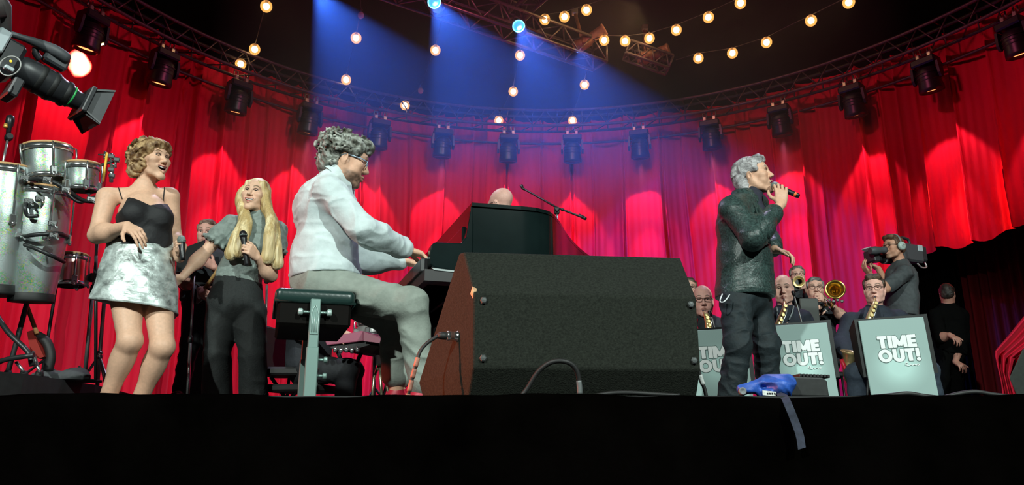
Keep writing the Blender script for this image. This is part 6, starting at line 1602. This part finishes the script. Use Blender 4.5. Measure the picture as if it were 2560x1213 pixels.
t = thing('microphone', 'microphone on a thin stand in front of the curtain, left of the bongos', 'microphone', tuple(at(8,440,4.6)))
MB().bar(at(-2,450,4.6), at(19,352,4.6), .008, 8).build('stand_tube', M_stand_c, t); MB().lathe(at(22,344,4.6), [(.020,-.03),(.026,0),(.020,.03)], 12, (1,-1,.2)).build('clip', M_mic, t)
d = unit(at(28,282,4.6)-at(20,340,4.6)); MB().lathe(at(20,340,4.6), [(.013,0),(.016,.06),(.024,.075),(.027,.11),(.024,.14),(.0001,.155)], 14, d).build('body', M_mic, t); MB().lathe(at(14,320,4.58), [(.012,0),(.014,.01),(.012,.03)], 10, d).build('ring', mat('brass_ring', (.75,.42,.10), .4, .5), t)

# ------------------------------------------------------------------ television camera on a crane, upper left
M_cam = mat('camera_dark_grey', (.030,.032,.036), .42, noise=.25, nscale=20); M_cam_g = mat('camera_slate_grey', (.065,.07,.078), .55)
def tv_camera():
    A, B = at(10,150,2.62), at(212,262,2.86); d = unit(B-A); L = np.linalg.norm(B-A); x, y, _ = frame(d); R = R_from(x, y, d)
    t = thing('television_camera', 'television camera on a crane arm, pointing down to the stage in the upper left corner', 'camera', tuple(A))
    MB().lathe(A, [(.045,.04),(.056,.06),(.060,.10),(.060,.19),(.054,.21),(.050,.24),(.046,L*.82),(.040,L*.86),(.040,L)], 28, d).build('lens', M_cam, t)
    for z, r in ((.12,.063),(.17,.063),(.225,.056)): MB().lathe(A+d*z, [(r*.97,0),(r,.004),(r,.016),(r*.97,.02)], 28, d, capb=False, capt=False).build('focus_ring', M_rub, t)
    MB().lathe(A+d*(L*.80), [(.047,0),(.0485,.002),(.0485,.005),(.047,.007)], 28, d, capb=False, capt=False).build('green_ring', mat('ring_green', (.05,.6,.15), .4), t)
    # hood: four flared flaps
    f0 = A+d*(L-.01); 
    for sx, sy in ((1,0),(-1,0),(0,1),(0,-1)):
        o = x*sx+y*sy; q = np.cross(d, o); hw, wf = .060, .088
        MB().prism([f0+o*.050-q*hw, f0+o*.050+q*hw, f0+d*.07+o*.085+q*wf, f0+d*.07+o*.085-q*wf], -o*.006).build('hood_flap', M_cam if sx <= 0 else M_cam_g, t)
    MB().box(f0, (.075,.062,.010), R, .004).build('hood_frame', M_cam, t)
    MB().box(A-d*.06, (.060,.075,.105), R, .015).build('body', M_cam, t)
    MB().box(at(-2,105,2.55), (.03,.05,.022), R, .006).build('side_panel', mat('camera_pale_panel', (.45,.52,.55), .4), t)
    hp = crom([at(-5,78,2.60), at(35,88,2.62), at(85,105,2.66), at(140,130,2.70), at(172,152,2.74)], 5)
    MB().tube(hp, [.013]*8+list(np.linspace(.014,.026,len(hp)-14))+[.026]*5+[.016], 10).build('handle', M_cam_g, t)
    MB().tube(crom([at(95,112,2.68), at(88,130,2.68), at(100,150,2.70)], 4), .014, 8).build('handle_post', M_cam, t)
    MB().box(at(140,150,2.72), (.022,.030,.045), R, .008).build('handle_grip', M_cam_g, t)
    MB().tube([at(25,165,2.52)+.040*(math.cos(a)*V(1,0,0)+math.sin(a)*V(0,0,1)) for a in np.linspace(0,2*PI,28,endpoint=False)], .0028, 6, closed=True).build('focus_wheel', mat('wheel_grey', (.35,.35,.34), .5), t)
    MB().box(at(22,172,2.53), (.012,.008,.016), R, .003).build('indicator', MATS['camera_pale_panel'], t); MB().ball(at(27,153,2.51), .005, 8, 6).build('tally_light', mat('tally_yellow', (.8,.6,.05), .4, emit=1.0), t)
    MB().box(at(30,225,2.64), (.05,.04,.018), R, .006).build('servo_grip', M_cam, t)
    MB().tube([at(-40,-60,2.45), at(8,20,2.5), at(10,70,2.56), at(-5,120,2.58)], [.035,.030,.026,.02], 10).build('crane_arm', mat('crane_grey', (.07,.06,.06), .6), t)
    MB().tube([at(8,20,2.5), at(-600,120,2.2), V(-3.6,1.2,.6)], .035, 10).build('crane_boom', MATS['crane_grey'], t)
    MB().bar(V(-3.6,1.2,.6), V(-3.6,1.2,-1.3), .06, 12).build('crane_pedestal', MATS['crane_grey'], t)
tv_camera()
# shoulder camera and headphones of the operator
def shoulder_camera():
    p = PC; d = unit(p.F*V(1,1,0)+V(0,0,.03)); b = np.cross(V(0,0,1), d); R = R_from(d, b, V(0,0,1)); c = p.P(2274,632,.26)
    t = thing('shoulder_camera', 'grey broadcast camera resting on the shoulder of the camera operator', 'camera', tuple(c)); q = lambda x, y, z: c+d*x+b*y+V(0,0,z)
    MB().box(q(0,0,-.01), (.15,.055,.10), R, .02).build('body', M_cam_g, t); MB().box(q(-.16,0,.0), (.05,.05,.085), R, .015).build('battery', M_cam, t)
    MB().box(q(-.10,.056,.05), (.035,.006,.035), R, .004).build('side_panel', MATS['camera_pale_panel'], t)
    MB().box(q(.20,0,-.085), (.10,.045,.05), R, .012).build('front_block', M_cam, t)
    l0 = q(.27,0,-.11); MB().lathe(l0, [(.050,0),(.055,.04),(.055,.12),(.048,.14),(.048,.20),(.060,.22),(.065,.27),(.060,.275),(.045,.24)], 20, d, capt=False).build('lens', M_cam, t)
    MB().lathe(l0+d*.10, [(.056,0),(.058,.004),(.058,.03),(.056,.034)], 20, d, capb=False, capt=False).build('lens_ring', MATS['camera_pale_panel'], t)
    MB().box(l0+d*.29, (.035,.075,.06), R, .006).build('lens_hood', M_cam, t); MB().box(l0+d*.31+V(0,0,.065), (.05,.06,.006), R_from(unit(d+V(0,0,.5)), b, unit(V(0,0,1)-d*.5)), .002).build('hood_flap', mat('flap_white', (.75,.76,.76), .4), t)
    MB().tube([q(.16,.0,-.06), q(.22,.06,-.02), p.P(2196,628,-.03)], .018, 8).build('viewfinder_arm', M_cam, t)
    v0 = p.P(2214,625,-.02); MB().lathe(v0, [(.034,0),(.040,.03),(.034,.05),(.040,.10),(.046,.14),(.040,.18),(.030,.20)], 16, unit(p.P(2168,628,-.08)-v0)).build('viewfinder', M_cam_g, t)
    MB().tube(crom([q(-.02,0,.09), q(0,0,.15), q(.10,0,.155), q(.14,0,.09)], 5), .016, 8).build('handle', M_cam, t)
    MB().tube(crom([q(-.19,0,-.05), q(-.20,.02,-.14), q(-.08,.06,-.17), q(.0,.08,-.14)], 6), .009, 8).build('cable', MATS['gooseneck_grey'], t)
shoulder_camera()
def headphones():
    p = PC; m = mat('headphone_mint', (.42,.52,.48), .4); H, R = p.H, p.hR
    hp = MB().tube([H(math.cos(a)*.090, -.01, .02+math.sin(a)*.115) for a in np.linspace(.05,PI-.05,22)], .009, 8).build('headphones', mat('headphone_band', (.20,.22,.22), .5), p.root)
    for i in (-1,1):
        e = H(i*.082,-.01,-.008); MB().lathe(e, [(.040,0),(.046,.008),(.044,.028),(.030,.036),(.0001,.038)], 20, R[:,0]*i).build('ear_cup', m, hp)
        MB().lathe(e, [(.036,-.012),(.044,-.004),(.040,.004)], 20, R[:,0]*i).build('ear_cushion', M_rub, hp)
        MB().tube(crom([e+R[:,0]*i*.037+R@V(0,.022*c_,.022*s_) for c_, s_ in ((-1,.2),(-.3,.6),(.4,.2),(.2,-.4),(.9,-.3))], 4), .002, 5).build('cup_mark', M_rub, hp)
headphones()
# ------------------------------------------------------------------ keyboard and drums behind the bench
def red_keyboard():
    Y = 4.92; t = thing('stage_keyboard', 'mauve-red stage keyboard on a stand behind the piano bench', 'keyboard', tuple(at(880,985,Y)*V(1,1,0)))
    P = [at(x,y,Y) for x, y in ((812,852),(826,842),(903,827),(909,829),(909,853),(830,862),(816,864))]
    MB().prism(P, V(.30,.75,0)).build('case', mat('keyboard_mauve', (.32,.075,.13), .35), t, bevel=.006)
    MB().prism([at(x,y,Y+.02) for x, y in ((822,866),(912,854),(925,862),(880,876),(835,875))], V(.28,.70,0)).build('underside', M_rub, t)
    Q = [at(x,y,Y-.01) for x, y in ((909,830),(960,850),(966,860),(909,853))]; MB().prism(Q, V(.1,.3,0)).build('end_cheek', mat('keyboard_pink', (.45,.16,.22), .3), t)
    for s in (0,1): MB().bar(at(840+70*s,866,Y+.2), at(905-70*s,1000,Y+.2)*V(1,1,0)+V(0,0,.0), .014, 8).build('stand_leg', M_dark, t)
    for k in range(5): MB().lathe(at(838+14*k,874+2*(k%2),Y-.02), [(.011,-.02),(.014,0),(.011,.02)], 10).build('chrome_knob', M_chrome, t)
red_keyboard()
t, *_ = drum('snare_drum', 'small silver drum glimpsed between the knees of the pianist', (938,806), (936,845), 5.5, .135, .13, .13, lugs=6, rubber=False, low_rim=True, shell=mat('drum_silver_shell', (.42,.43,.42), .35, .6))
MB().bar(at(936,848,5.5), V(*at(936,990,5.5)[:2], .10), .014, 8).build('stand_post', M_chrome, t)
for k in range(3): MB().bar(V(*at(936,990,5.5)[:2], .22), V(*(at(936,990,5.5)[:2]+.2*np.array([math.cos(2.1*k), math.sin(2.1*k)])), .012), .010, 8).build('stand_leg', M_chrome, t)
t = thing('cymbal_stand', 'chrome tripod stand behind the lower legs of the pianist', 'stand', tuple(at(955,1000,5.2)*V(1,1,0)))
B = at(955,1000,5.2)*V(1,1,0); T = at(1003,800,5.2)
MB().bar(B+V(0,0,.10), T, .010, 8).build('post', M_chrome, t)
for x, y in ((928,1000),(985,1000),(960,1000)): MB().tube([at(950,905,5.2), at((950+x)/2-4,945,5.15), at(x,y,5.1)*V(1,1,0)+V(0,0,.012)], .011, 8).build('leg', mat('stand_pale_gold', (.70,.62,.42), .25, .9), t)
MB().box(at(950,900,5.18), (.03,.03,.04), bev=.01).build('leg_collar', M_chrome, t)
t = thing('keyboard_bench', 'black bench of the keyboard player beyond the piano bench', 'bench', tuple(at(725,1000,5.2)*V(1,1,0)))
c = at(725,932,5.2); MB().box(c, (.17,.16,.028), bev=.014).build('seat', M_rub, t)
for s in (-1,1): MB().tube([c+V(.13*s,0,-.03), V(c[0]-.08*s,c[1],.012)], .013, 8).build('leg', mat('bench_leg_grey', (.20,.22,.21), .4, .4), t)
# ------------------------------------------------------------------ things lying on the stage edge
def blue_cloth():
    S = SDF(); Y = 2.34; P = lambda x, y, d=0: at(x, y, Y+d)
    S.cap(P(1852,975), P(1900,968), .016, .026, .02, (V(0,0,1),.8)); S.ell(P(1936,968), (.052,.06,.034), rotz(.4), .02); S.ell(P(1940,956,.02), (.034,.04,.022), None, .02); S.ell(P(1960,962), (.03,.04,.036), None, .02)
    S.cap(P(1905,975), P(1925,950), .018, .016, .02); S.ell(P(1922,966,-.06), (.020,.045,.014), None, .012, '-')
    S.disp(fold_disp(24, .006, 77), .007); S.plane(P(1900,936), V(0,0,1))
    o = sdf_obj('blue_cloth', S, .0042, mat('nylon_blue', (.020,.085,.40), .5, noise=.25, nscale=30, bump=.2, bscale=60)); tag(o, 'crumpled bright blue nylon bag on the stage edge in front of the singer', 'bag')
    r = MB().lathe(P(1857,978,-.03), [(.0001,-.002),(.006,-.001),(.010,.002),(.012,0),(.012,-.01)], 16, (0,-1,.1)).build('eyelet', mat('eyelet_grey', (.16,.17,.18), .6, .2), o)
    l = MB(); l.prism([P(1906,976,-.062), P(1941,980,-.062), P(1940,991,-.062), P(1907,988,-.062)], V(0,.0015,0)); lb = l.build('white_label', mat('label_white', (.62,.64,.62), .6), o)
    for k in range(4): MB().prism([P(1917+k*6,982,-.0626), P(1921+k*6,982.5,-.0626), P(1921+k*6,987,-.0626), P(1917+k*6,986.5,-.0626)], V(0,.0004,0)).build('print_mark', M_mic, lb)
blue_cloth()
def connector_box():
    Y = 2.36; t = thing('connector_box', 'black ridged connector box beside the blue bag on the stage edge', 'box', tuple(at(2022,995,Y)))
    q = [at(x,y,Y) for x, y in ((1974,990),(1974,950),(1982,942),(2056,944),(2068,952),(2074,992))]; MB().prism(q, V(.0,.12,0)).build('case', mat('box_black', (.012,.013,.013), .6, noise=.3, nscale=60), t, bevel=.004)
    for k in range(9): MB().box(at(1987+k*8.6,941.5+k*.3,Y+.05), (.0042,.05,.005), bev=.0015).build('ridge', M_rub, t)
connector_box()
k = thing('hanging_strap', 'grey-blue webbing strap hanging over the stage edge below the blue bag', 'strap', tuple(at(1955,985,2.30)))
pts = crom([at(1946,983,2.28), at(1955,988,2.2), at(1962,994,2.13), at(1972,1015,2.085), at(1988,1055,2.080), at(2000,1090,2.075), at(2005,1122,2.07)], 6)
m = MB(); rows = []
for i, p in enumerate(pts):
    tw = V(.0105,0,.003)*(1 if i > 3 else .8); rows.append([p-tw, p+tw])
m.grid(rows); m.grid([[a+V(0,.0025,0), b+V(0,.0025,0)][::-1] for a, b in rows]); m.build('webbing', mat('webbing_grey_blue', (.020,.025,.045), .8, noise=.3, nscale=80), k)
t = thing('side_monitor', 'dark floor monitor corner at the right picture edge', 'speaker', (2.3, 3.0, 0))
q = [at(2522,945,2.95), at(2556,872,2.95), at(2660,850,2.95), at(2700,1000,2.95), at(2548,1006,2.95)]
MB().prism(q, V(.52,.45,0)).build('cabinet', mat('monitor_dark_green', (.010,.014,.011), .8, noise=.3, nscale=90), t, bevel=.006); MB().prism([q[1]+V(.03,-.002,-.03), q[2]+V(0,-.002,-.03), q[3]+V(0,-.002,.03), q[4]+V(.03,-.002,.03)], V(0,-.004,0)).build('grille', M_mic, t)
for lb, pts in (('black cable lying in a low hump on the stage edge at the far right',[(2360,994),(2400,984),(2440,980),(2480,986),(2530,992),(2570,990)]),('black cable along the stage edge before the rightmost band desk',[(2170,994),(2230,988),(2270,984),(2310,990),(2350,995)]),('black cable lying along the stage edge before the monitor',[(1470,994),(1520,984),(1570,982),(1640,986),(1700,990)])):
    W = crom([at(x, y, 2.27) for x, y in pts], 6); k = thing('stage_cable', lb, 'cable', tuple(W[0])); MB().tube(W, .0065, 8).build('cord', M_rub, k)
